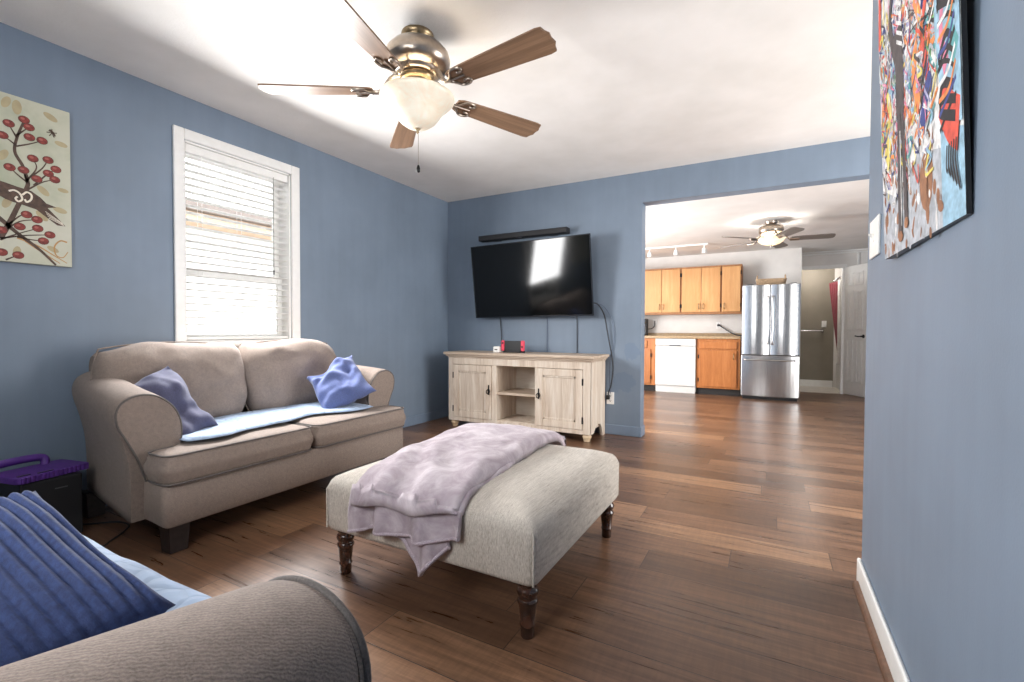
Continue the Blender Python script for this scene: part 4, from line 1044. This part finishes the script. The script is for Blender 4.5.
for k in range(520):
    u = rnd.uniform(0.22, 0.99); v = rnd.uniform(0.24, 0.99)
    if v > 0.62: L = rnd.uniform(0.05, 0.16); pts = [(u, v), (u+rnd.uniform(-0.03, 0.03), min(0.995, v+L/2)), (u+rnd.uniform(-0.06, 0.06), min(0.998, v+L))]
    else: pts = [(u, v)]+[(u+rnd.uniform(-0.09, 0.09), v+rnd.uniform(-0.05, 0.06)) for _ in range(3)]
    pts = [(min(0.985, max(0.21, a)), min(0.995, max(0.16, b))) for a, b in pts]
    stroke(mb, artpt, pts, rnd.uniform(0.006, 0.022), AM[rnd.choice(warm)], lay+k*1.8e-6, True, 5)
lay = 0.0020
for k in range(90):
    u = rnd.uniform(0.24, 0.97); v = rnd.uniform(0.22, 0.96)
    pts = [(min(0.985, max(0.21, u+rnd.uniform(-0.06, 0.06))), min(0.99, max(0.18, v+rnd.uniform(-0.05, 0.05)))) for _ in range(4)]
    stroke(mb, artpt, pts, rnd.uniform(0.003, 0.008), AM[rnd.choice(['navy', 'black', 'charcoal', 'navy', 'white', 'white'])], lay+k*3e-6, True, 5)
# big flame shapes, centre right
for (pts, c, wd) in (([(0.40, 0.30), (0.46, 0.40), (0.36, 0.46), (0.44, 0.55)], 'orange', 0.07), ([(0.30, 0.34), (0.36, 0.44), (0.28, 0.52)], 'red', 0.05), ([(0.38, 0.24), (0.30, 0.32), (0.26, 0.30)], 'navy', 0.06), ([(0.42, 0.36), (0.40, 0.45)], 'white', 0.03), ([(0.9, 0.26), (0.82, 0.36), (0.86, 0.45)], 'yellow', 0.09), ([(0.97, 0.6), (0.95, 0.8), (0.97, 0.98)], 'red', 0.05), ([(0.60, 0.62), (0.62, 0.8), (0.58, 0.99)], 'white', 0.09)):
    stroke(mb, artpt, pts, wd, AM[c], 0.0024, True, 8)
for k in range(260):
    u = rnd.uniform(0.21, 0.98); v = rnd.uniform(0.15, 0.62)
    pts = [(min(0.985, max(0.20, u+rnd.uniform(-0.05, 0.05))), min(0.99, max(0.13, v+rnd.uniform(-0.035, 0.035)))) for _ in range(3)]
    stroke(mb, artpt, pts, rnd.uniform(0.004, 0.013), AM[rnd.choice(['white', 'white', 'orange', 'pink', 'lilac', 'yellow', 'navy', 'charcoal', 'red', 'grey', 'sky', 'black'])], 0.00245+k*9e-7, True, 4)
# dark standing silhouette
stroke(mb, artpt, [(0.70, 0.04), (0.69, 0.22), (0.66, 0.42)], 0.055, AM['charcoal'], 0.0027, False); stroke(mb, artpt, [(0.61, 0.07), (0.62, 0.24), (0.65, 0.42)], 0.05, AM['charcoal'], 0.0027, False)
stroke(mb, artpt, [(0.655, 0.34), (0.655, 0.46), (0.66, 0.56)], 0.12, AM['charcoal'], 0.00272, False); stroke(mb, artpt, [(0.70, 0.50), (0.78, 0.60), (0.72, 0.72)], 0.06, AM['charcoal'], 0.00274, True)
for k in range(6): stroke(mb, artpt, [(0.60, 0.50+k*0.025), (0.68, 0.53+k*0.025)], 0.010, AM['white'], 0.0029, False, 3)
stroke(mb, artpt, [(0.675, 0.06), (0.665, 0.30)], 0.010, AM['white'], 0.0029, False, 4); disc(mb, artpt, 0.70, 0.035, 0.035, 0.014, AM['brown'], 0.0029); disc(mb, artpt, 0.61, 0.06, 0.03, 0.014, AM['brown'], 0.0029)
# black brush strokes on the near strip
mb.add([artpt(u, v, 0.0026) for u, v in ((0.003, 0.17), (0.16, 0.20), (0.22, 0.4), (0.20, 0.99), (0.003, 0.99))], [tuple(range(5))], AM['sky'])
stroke(mb, artpt, [(0.03, 0.17), (0.10, 0.20), (0.17, 0.26)], 0.10, AM['red'], 0.00265, False, 6)
stroke(mb, artpt, [(0.04, 0.30), (0.08, 0.36), (0.05, 0.44)], 0.07, AM['teal'], 0.00265, True, 6)
stroke(mb, artpt, [(0.12, 0.30), (0.16, 0.38), (0.13, 0.46)], 0.05, AM['pink'], 0.0027, True, 6)
stroke(mb, artpt, [(0.05, 0.46), (0.15, 0.50), (0.19, 0.58)], 0.06, AM['orange'], 0.0027, True, 6)
for k in range(26):
    v = 0.19+k*0.03; a = rnd.uniform(0.03, 0.07); w_ = rnd.uniform(0.010, 0.022)
    stroke(mb, artpt, [(a, v), (0.12+rnd.uniform(-0.04, 0.04), v+rnd.uniform(0.0, 0.03)), (0.19, v+rnd.uniform(-0.02, 0.05))], w_, AM['black'], 0.0030, False, 5)
    stroke(mb, artpt, [(0.19, v), (0.10, v+rnd.uniform(-0.01, 0.03)), (0.04, v+0.04)], 0.010, AM[['black', 'navy', 'orange', 'white'][k % 4]], 0.0031, False, 5)
for k in range(5): stroke(mb, artpt, [(0.03+0.025*k, 0.05+0.012*k), (0.06+0.02*k, 0.11), (0.05+0.02*k, 0.15)], 0.010, AM['black'], 0.0030, False, 5)
part('painted_art', mb, AMATS, gp)

# ---------------------------------------------------------------- ceiling fans
def make_fan(label, c, zc, R, zb, a0, scale=1.0, kitchen=False):
    t = thing('ceiling_fan', label, 'ceiling fan', (c[0], c[1], zc))
    cx, cy = c; s = scale
    def L(prof, mat, name, seg=36, parent=t): return part(name, MB().lathe([(r, zc-d) for r, d in prof], (cx, cy, 0), seg), mat, parent)
    if not kitchen:
        L([(0.078, 0), (0.080, 0.010), (0.074, 0.022), (0.070, 0.024), (0.068, 0.05)], M_BRONZE, 'canopy')
        L([(0.05, 0.045), (0.09, 0.050), (0.125, 0.065), (0.152, 0.095), (0.160, 0.125), (0.156, 0.150), (0.140, 0.168), (0.115, 0.180), (0.105, 0.184), (0.104, 0.196), (0.09, 0.202), (0.05, 0.204)], M_NICKEL, 'motor_housing')
        L([(0.06, 0.200), (0.082, 0.206), (0.086, 0.220), (0.074, 0.232), (0.066, 0.236), (0.074, 0.25), (0.076, 0.272), (0.07, 0.288), (0.04, 0.292)], M_BRONZE, 'light_fitter')
        bw = [(0.168, 0.298), (0.179, 0.302), (0.183, 0.310), (0.178, 0.323), (0.160, 0.341), (0.137, 0.360), (0.120, 0.381), (0.105, 0.404), (0.086, 0.428), (0.058, 0.448), (0.030, 0.457), (0.002, 0.460)]
        zi = zc-0.20
    else:
        L([(0.065, 0), (0.067, 0.02), (0.045, 0.055), (0.03, 0.06)], M_NICKEL, 'canopy')
        L([(0.03, 0.055), (0.11, 0.062), (0.128, 0.075), (0.130, 0.13), (0.115, 0.15), (0.06, 0.155)], M_NICKEL, 'motor_housing')
        L([(0.04, 0.15), (0.07, 0.158), (0.078, 0.168), (0.07, 0.18), (0.05, 0.19), (0.03, 0.192)], M_NICKEL, 'light_fitter')
        bw = [(0.142, 0.180), (0.150, 0.186), (0.148, 0.205), (0.132, 0.235), (0.10, 0.262), (0.05, 0.28), (0.002, 0.284)]
        zi = zc-0.15
    mb = MB(); prof = [(r, zc-d) for r, d in bw]+[(max(0.002, r-0.006), zc-d+0.004) for r, d in reversed(bw)]
    seg = 36
    rs = [[Vector((cx+r*math.cos(2*PI*k/seg), cy+r*math.sin(2*PI*k/seg), z)) for k in range(seg)] for r, z in prof]
    mb.rings(rs, loop=False, cap0=False, cap1=False)
    part('glass_bowl', mb, M_BOWLK if kitchen else M_BOWL, t)
    zb0 = zc-bw[-1][1]
    part('finial', MB().lathe([(0.004, zb0+0.01), (0.016, zb0+0.004), (0.012, zb0-0.004), (0.005, zb0-0.010), (0.008, zb0-0.016), (0.003, zb0-0.024)], (cx, cy, 0), 14), M_BRONZE if not kitchen else M_NICKEL, t)
    if not kitchen:
        mb = MB(); mb.tube([(cx+0.004, cy, zb0-0.02), (cx+0.004, cy, 1.80)], 0.0014, 5)
        ch = part('pull_chain', mb, M_NICKEL, t)
        part('chain_fob', MB().lathe([(0.003, 1.765), (0.008, 1.768), (0.009, 1.785), (0.006, 1.798), (0.003, 1.802)], (cx+0.004, cy, 0), 10), M_BLACKMETAL, ch)
    r0 = 0.215*s
    for k in range(5):
        a = math.radians(a0+72*k); ca, sa = 1.0, 0.0; pitch = math.radians(-10)
        def fn(u, v, d):       # u radial, v across, d up
            y = v*math.cos(pitch)-d*math.sin(pitch); z = v*math.sin(pitch)+d*math.cos(pitch)
            return Vector((cx+u*ca-y*sa, cy+u*sa+y*ca, zb+z))
        wr, wt = 0.050*s, 0.073*s
        if not kitchen:
            poly = [(r0, -wr*0.72), (r0+0.03, -wr), (R*0.6, -(wr+wt)/2), (R-0.045, -wt), (R-0.018, -wt*0.93), (R-0.012, -wt*0.62), (R, -wt*0.36), (R-0.004, 0), (R, wt*0.36), (R-0.012, wt*0.62), (R-0.018, wt*0.93), (R-0.045, wt), (R*0.6, (wr+wt)/2), (r0+0.03, wr), (r0, wr*0.72)]
        else:
            poly = [(r0, -wr), (R*0.5, -wt*0.9), (R-0.05, -wt), (R-0.01, -wt*0.8), (R, -wt*0.4), (R, wt*0.4), (R-0.01, wt*0.8), (R-0.05, wt), (R*0.5, wt*0.9), (r0, wr)]
        bl_ = part('blade', MB().prism(poly, fn, 0.0, 0.008), M_WALNUT if not kitchen else M_KBLADE, t)
        bl_.rotation_euler = (0, 0, a)
        mb = MB(); mt = M_NICKEL
        def ip(u, v, dz): return Vector((cx+u*ca-v*sa, cy+u*sa+v*ca, dz))
        mb.tube(bez([ip(0.085, 0, zi+0.0), ip(0.13, 0, zi-0.012), ip(0.18, 0, zb+0.004), ip(0.225*s, 0, zb-0.004)], 6), 0.011, 8, flat=0.7)
        if not kitchen:
            for q in (-1, 1):      # scrolls lying on the underside of the blade
                sp = []
                for i in range(27):
                    th = i/26; ang = th*1.65*PI; rr = 0.038*(1-0.62*th)
                    sp.append(fn(0.275+0.010-rr*math.cos(ang)*1.1, q*(0.036+0.0-rr*math.sin(ang)*-0.62), -0.005))
                mb.tube(bez([fn(0.205, q*0.004, -0.004), fn(0.228, q*0.018, -0.005)], 4)+sp, 0.0062, 7)
            mb.tube(bez([fn(0.21, 0, -0.004), fn(0.25, 0, -0.005), fn(0.30, 0.0, -0.004)], 5), [0.008]*5+[0.004]*6 if False else 0.005, 7)
        else:
            mb.tube([fn(0.2*s, 0, -0.004), fn(0.30*s, 0, -0.004)], 0.012, 8, flat=2.0)
        part('blade_iron', mb, mt, bl_)
    return t
M_KBLADE = wood('grey_fan_blade', (92, 84, 78), (112, 104, 98), (128, 120, 112), grain=(1.2, 12, 12), rough=0.4)
make_fan('walnut bladed ceiling fan with lit bowl in the living room', (-1.541, 1.843), H, 0.765, 2.158, -6, 1.0)
lamp('fan_bulb_living', 'POINT', (-1.541, 1.843, 2.10), 3.2, (1.0, 0.94, 0.86), 0.07)
make_fan('grey bladed ceiling fan with lit bowl in the kitchen', (0.005, 6.28), HK, 0.63, 2.05, 6, 0.95, True)
lamp('fan_bulb_kitchen', 'POINT', (0.005, 6.28, 2.035), 18, (1.0, 0.97, 0.93), 0.06)

# ---------------------------------------------------------------- kitchen
CX0, CX1 = -2.6, -0.385
def cab_door(parent, x0, x1, z0, z1, y, mat, hx=None, hz=None, hinge=None, name='door'):
    mb = MB(); mb.box(x0, y-0.02, z0, x1, y, z1)
    d = part(name, mb, mat, parent, bevel=0.004)
    if hx is not None:
        mb = MB(); mb.tube(bez([(hx, y-0.02, hz-0.045), (hx, y-0.045, hz-0.03), (hx, y-0.048, hz), (hx, y-0.045, hz+0.03), (hx, y-0.02, hz+0.045)], 5), 0.006, 7)
        part('handle', mb, M_BRONZE, d)
    if hinge is not None:
        for zz in (z0+0.10, z1-0.10): part('hinge', MB().box(hinge-0.008, y-0.024, zz-0.03, hinge+0.008, y-0.012, zz+0.03), M_BLACKMETAL, d)
    return d
UY, UZ0, UZ1 = 8.18, 1.262, 2.035
def upper(label, x0, x1, doors):
    t = thing('upper_cabinet', label, 'cabinet', ((x0+x1)/2, YK, UZ0), 0, 'honey oak upper cabinets')
    part('carcass', MB().box(x0, UY+0.002, UZ0, x1, YK-0.004, UZ1), M_OAKEDGE, t, bevel=0.003)
    for (a, b, hx, hg) in doors: cab_door(t, a, b, UZ0+0.035, UZ1-0.03, UY, M_OAKLIGHT, hx, UZ0+0.125, hg)
upper('wide honey oak upper cabinet left of the kitchen row, above the dishwasher', -1.90, -1.285, [(-1.885, -1.597, -1.625, None), (-1.591, -1.30, -1.565, -1.292)])
upper('middle two-door honey oak upper cabinet in the kitchen', -1.283, -0.675, [(-1.27, -0.975, -1.005, -1.276), (-0.969, -0.69, -0.94, -0.682)])
upper('narrow one-door honey oak upper cabinet beside the refrigerator', -0.673, -0.380, [(-0.662, -0.40, -0.63, -0.394)])
upper('honey oak upper cabinet at the far left end, mostly behind the blue wall', -2.515, -1.902, [(-2.50, -2.21, -2.235, None), (-2.204, -1.915, -2.18, None)])
BY = 7.88
def base_cab(label, x0, x1, drawers, doors):
    t = thing('base_cabinet', label, 'cabinet', ((x0+x1)/2, YK, 0), 0, 'amber oak base cabinets')
    part('carcass', MB().box(x0, BY+0.002, 0.10, x1, YK-0.004, 0.868), M_OAKDARK, t, bevel=0.003)
    part('toe_kick', MB().box(x0, BY+0.05, 0.0, x1, YK-0.004, 0.10), M_KICK, t)
    for (a, b) in drawers:
        d = part('drawer_front', MB().box(a, BY-0.02, 0.715, b, BY, 0.825), M_OAKDARK, t, bevel=0.005)
    for (a, b, hx, hg) in doors: cab_door(t, a, b, 0.13, 0.69, BY, M_OAKDARK, hx, 0.60, hg)
base_cab('amber oak base cabinet with a drawer between dishwasher and refrigerator', -0.998, -0.378, [(-0.955, -0.42)], [(-0.955, -0.42, -0.465, -0.965)])
base_cab('amber oak base cabinet left of the white dishwasher', -2.30, -1.628, [(-2.26, -1.76)], [(-2.26, -1.70, -2.22, -1.695)])
ct = thing('countertop', 'tan laminate kitchen countertop above the dishwasher', 'countertop', (-1.34, YK, 0.868))
part('worktop', MB().box(-2.30, BY-0.03, 0.868, -0.372, YK, 0.908), M_LAMINATE, ct, bevel=0.004)
part('backsplash', MB().box(-2.30, YK-0.02, 0.908, -0.372, YK, 0.955), M_LAMINATE, ct, bevel=0.003)
dw = thing('dishwasher', 'white dishwasher under the kitchen countertop', 'dishwasher', (-1.31, 7.9, 0))
part('tub', MB().box(-1.62, BY+0.01, 0.02, -1.005, YK-0.02, 0.862), M_APPLIANCE, dw)
part('door', MB().box(-1.62, BY-0.03, 0.115, -1.005, BY+0.008, 0.745), M_APPLIANCE, dw, bevel=0.006)
cp = part('control_panel', MB().box(-1.62, BY-0.035, 0.752, -1.005, BY+0.008, 0.862), M_APPLIANCE, dw, bevel=0.006)
part('handle', MB().box(-1.40, BY-0.042, 0.752, -1.23, BY-0.033, 0.765), M_STEELSIDE, cp)
part('kick_plate', MB().box(-1.615, BY-0.005, 0.0, -1.01, BY+0.01, 0.105), M_APPLIANCE, dw, bevel=0.003)

fx0, fx1, fy = -0.352, 0.378, 7.65
fd = thing('refrigerator', 'stainless steel french door refrigerator with bottom freezer in the kitchen', 'refrigerator', (0.013, 8.03, 0))
part('cabinet', MB().box(fx0+0.004, fy+0.07, 0.03, fx1-0.004, 8.44, 1.642), M_STEELSIDE, fd, bevel=0.004)
part('toe_grille', MB().box(fx0+0.02, fy+0.05, 0.0, fx1-0.02, fy+0.12, 0.04), M_BLACK, fd)
def bowed(x0, x1, z0, z1, bow=0.03):
    n = 14; pts = []
    for k in range(n+1):
        u = k/n; x = x0+(x1-x0)*u; pts.append((x, fy+bow*(2*u-1)**2))
    poly = pts+[(x1, fy+0.068), (x0, fy+0.068)]
    return MB().prism(poly, lambda u, v, d: (u, v, d), z0, z1)
for s, (a, b) in ((-1, (fx0, 0.010)), (1, (0.016, fx1))):
    d = part('door', bowed(a, b, 0.648, 1.655), M_STEEL, fd, bevel=0.005)
    hx = 0.013+s*0.028
    part('handle', MB().tube(bez([(hx, fy+0.0, 0.80), (hx, fy-0.045, 0.83), (hx+s*0.010, fy-0.052, 1.10), (hx, fy-0.045, 1.45), (hx, fy+0.0, 1.49)], 8), 0.009, 8), M_STEEL, d)
d = part('freezer_drawer', bowed(fx0, fx1, 0.05, 0.636), M_STEEL, fd, bevel=0.005)
part('handle', MB().tube(bez([(-0.30, fy+0.01, 0.575), (-0.28, fy-0.04, 0.575), (0.013, fy-0.05, 0.575), (0.30, fy-0.04, 0.575), (0.325, fy+0.01, 0.575)], 8), 0.011, 8), M_STEEL, d)
for s in (-0.26, 0.28): part('hinge_cap', MB().box(0.013+s-0.04, fy+0.02, 1.655, 0.013+s+0.04, fy+0.10, 1.668), M_STEELSIDE, fd, bevel=0.004)
bk = thing('wicker_basket', 'long wicker basket with two upright handles on top of the refrigerator', 'basket', (0.02, 7.9, 1.645))
mb = MB(); rs = []
for z, g in ((1.645, 0.0), (1.69, 0.012), (1.745, 0.02)): rs.append([Vector((x, y, z)) for x, y in rrect(-0.155-g, 7.82-g, 0.185+g, 7.96+g, 0.04)])
rs2 = [[Vector((x, y, z)) for x, y in rrect(-0.145-g, 7.83-g, 0.175+g, 7.95+g, 0.035)] for z, g in ((1.745, 0.02), (1.66, 0.005))]
mb.rings(rs+rs2); b_ = part('body', mb, M_WICKER, bk)
mb = MB()
for k in range(6):
    g = 0.02*k/5+0.003; mb.tube([Vector((x, y, 1.65+k*0.019)) for x, y in rrect(-0.155-g, 7.82-g, 0.185+g, 7.96+g, 0.04)], 0.008, 6, loop=True)
part('woven_rim', mb, M_WICKER, b_)
for x in (-0.165, 0.195): part('handle', MB().tube([(x, 7.85+0.04*(1-math.cos(a)), 1.72+0.085*math.sin(a)) for a in [PI*k/12 for k in range(13)]], 0.010, 8), M_WICKER, bk)

# counter clutter, outlet and cords
cm = thing('coffee_maker', 'black coffee maker at the left end of the kitchen counter', 'coffee maker', (-1.96, 8.2, 0.908))
part('body', MB().box(-2.05, 8.25, 0.908, -1.86, 8.40, 1.20), M_BLACK, cm, bevel=0.01)
part('brew_head', MB().box(-2.05, 8.10, 1.10, -1.86, 8.25, 1.20), M_BLACK, cm, bevel=0.01)
part('drip_tray', MB().box(-2.05, 8.10, 0.908, -1.86, 8.25, 0.935), M_BLACK, cm, bevel=0.004)
outlet('white kitchen outlet near the coffee maker', (-1.765, YK, 1.135), (0, -1, 0))
outlet('white kitchen outlet by the refrigerator with the black cord plugged in', (-0.735, YK, 1.085), (0, -1, 0))
cable('appliance_cord', [(-1.86, 8.36, 1.02), (-1.80, 8.40, 1.03), (-1.76, 8.44, 1.08), (-1.765, 8.465, 1.16)], 0.007, M_CABLE, 'short black cord from the coffee maker up to the kitchen outlet', 'cord')
cable('appliance_cord', [(-0.735, 8.462, 1.085), (-0.70, 8.44, 1.07), (-0.60, 8.42, 1.0), (-0.50, 8.42, 0.94), (-0.42, 8.42, 0.92), (-0.384, 8.42, 0.915)], 0.009, M_CABLE, 'black cord slanting down the kitchen wall beside the refrigerator', 'cord')
solo('power_plug', MB().box(-0.755, 8.445, 1.07, -0.715, YK-0.009, 1.10), M_BLACK, 'black plug in the kitchen outlet beside the refrigerator', 'plug', bevel=0.004)

tl = thing('track_light', 'white ceiling track light with small round heads over the kitchen counter', 'track light', (-1.4, 7.45, HK))
part('rail', MB().box(-2.1, 7.43, HK-0.02, -0.80, 7.47, HK), M_WHITE, tl, bevel=0.004)
for x in (-1.64, -1.25, -0.85):
    mb = MB(); mb.lathe([(0.008, HK-0.06), (0.008, HK-0.015)], (x, 7.45, 0), 8)
    hd = Vector((0, 0.35, -1)).normalized()
    mb.lathe([(0.012, -0.03), (0.028, -0.02), (0.034, 0.02), (0.040, 0.045), (0.036, 0.046)], (x, 7.455, HK-0.085), 16, axis=hd)
    h = part('lamp_head', mb, M_WHITE, tl)
    mb = MB(); mb.lathe([(0.035, 0.0), (0.035, 0.003)], Vector((x, 7.455, HK-0.085))+hd*0.044, 14, axis=hd); part('bulb', mb, M_BOWLK, h)
    sp = lamp('track_bulb', 'SPOT', Vector((x, 7.455, HK-0.085))+hd*0.075, 4, (1.0, 0.95, 0.88), 0.03, None, (0.34, 0, 0)); sp.data.spot_size = math.radians(110); sp.data.spot_blend = 0.6

# ---------------------------------------------------------------- bathroom door and what shows through it
hx_, hy_ = 1.035, 9.0
dirv = Vector((1.30-hx_, 8.53-hy_, 0)); DW = 0.45; dirv.normalize(); nrm = Vector((dirv.y, -dirv.x, 0))   # nrm faces the camera side
if nrm.y > 0: nrm = -nrm
def dpt(u, v, d): return Vector((hx_, hy_, 0.012))+dirv*u+Vector((0, 0, v))+nrm*d
dr = bpy.data.objects.new('door_1', None); COL.objects.link(dr); dr['kind'] = 'structure'; ORI[dr.name] = Vector((0, 0, 0))
mb = MB(); mb.prism([(0, 0), (DW, 0), (DW, 1.985), (0, 1.985)], dpt, 0.0, -0.035)
m = DW*0.15; pw_ = (DW-3*m)/2
slab = part('door_slab', mb, M_WHITE, dr, bevel=0.002)
mb = MB()
for c0 in (m, 2*m+pw_):
    for z0, z1 in ((0.20, 0.86), (1.00, 1.60), (1.68, 1.88)):
        fr_ = 0.022
        for (a, b, c, d) in ((c0, z0, c0+fr_, z1), (c0+pw_-fr_, z0, c0+pw_, z1), (c0, z0, c0+pw_, z0+fr_), (c0, z1-fr_, c0+pw_, z1)):
            mb.prism([(a, b), (c, b), (c, d), (a, d)], dpt, -0.001, 0.010)
        mb.prism([(c0+0.035, z0+0.035), (c0+pw_-0.035, z0+0.035), (c0+pw_-0.035, z1-0.035), (c0+0.035, z1-0.035)], dpt, -0.001, 0.006)
part('raised_panels', mb, M_WHITE, slab, bevel=0.003)
mb = MB(); u0 = DW-0.05; zl = 0.905
mb.lathe([(0.028, 0), (0.028, 0.006), (0.012, 0.012), (0.011, 0.045), (0.002, 0.047)], dpt(u0, zl, 0.0), 16, axis=nrm)
mb.tube(bez([dpt(u0, zl, 0.042), dpt(u0-0.05, zl-0.002, 0.045), dpt(u0-0.11, zl+0.004, 0.043)], 6), 0.009, 8)
part('door_handle', mb, M_BLACKMETAL, slab)

outlet('white switch plate on the taupe bathroom wall', (0.855, 10.0, 1.12), (0, -1, 0), 'light_switch', 'switch')
tw_ = thing('towel_bar', 'chrome towel bar on the taupe bathroom wall', 'towel bar', (0.62, 9.97, 1.0))
part('bar', MB().tube([(0.36, 9.93, 1.0), (0.835, 9.93, 1.0)], 0.010, 10), M_CHROME, tw_)
for x in (0.37, 0.825): part('bracket', MB().lathe([(0.03, 0), (0.03, 0.012), (0.014, 0.02), (0.014, 0.075), (0.002, 0.078)], (x, 10.0, 1.0), 14, axis=(0, -1, 0)), M_CHROME, tw_)
tubm = MB(); tubm.box(1.035, 9.16, 0.004, 1.79, 9.99, 0.44)
solo('bathtub', tubm, M_WHITE, 'white bathtub side beyond the bathroom doorway', 'bathtub', bevel=0.03, seg=4)
rod = thing('curtain_rod', 'chrome shower curtain rod inside the bathroom doorway', 'curtain rod', (1.0, 9.6, 1.86))
part('rod', MB().tube([(1.0, 9.16, 1.87), (1.0, 9.995, 1.87)], 0.012, 10), M_CHROME, rod)
for k in range(6): part('ring', MB().tube([(1.0+0.028*math.cos(a), 9.5+k*0.075, 1.855+0.03*math.sin(a)) for a in [2*PI*j/14 for j in range(14)]], 0.004, 6, loop=True), M_CHROME, rod)
part('end_flange', MB().lathe([(0.03, 0), (0.03, 0.01), (0.014, 0.016)], (1.0, 10.0, 1.87), 14, axis=(0, -1, 0)), M_CHROME, rod)
mb = MB()
def cur(i, j):
    z = 1.83-1.2*i
    sp = 1-0.80*i**1.3
    y = 9.50+0.0*i+(0.44*sp)*(j)-0.10*i
    x = 1.0+0.026*math.sin(j*26)*(1-0.3*i)-0.07*(j)*(1-i)+0.02*i
    return Vector((x, y, z))
mb.grid(cur, 30, 70)
solo('shower_curtain', mb, M_CURTAIN, 'burgundy shower curtain gathered inside the bathroom doorway', 'curtain', solid=0.004)
mb = MB()
def cur2(i, j): return Vector((1.0+0.012*math.sin(j*22), 9.20+0.30*j*(1-0.3*i), 1.83-1.38*i))
mb.grid(cur2, 20, 40)
solo('shower_liner', mb, M_LINER, 'white shower liner hanging beside the burgundy curtain', 'curtain', solid=0.002)
hl = thing('bath_ceiling_light', 'small white lit ceiling light inside the bathroom doorway', 'ceiling light', (0.52, 9.35, HK))
part('base', MB().lathe([(0.11, HK), (0.11, HK-0.02), (0.05, HK-0.022)], (0.52, 9.35, 0), 24), M_WHITE, hl)
part('globe', MB().lathe([(0.105, HK-0.02), (0.10, HK-0.06), (0.07, HK-0.10), (0.002, HK-0.115)], (0.52, 9.35, 0), 24), M_BOWLK, hl)
lamp('bath_bulb', 'POINT', (0.62, 9.5, HK-0.22), 10, (1.0, 0.97, 0.93), 0.06)
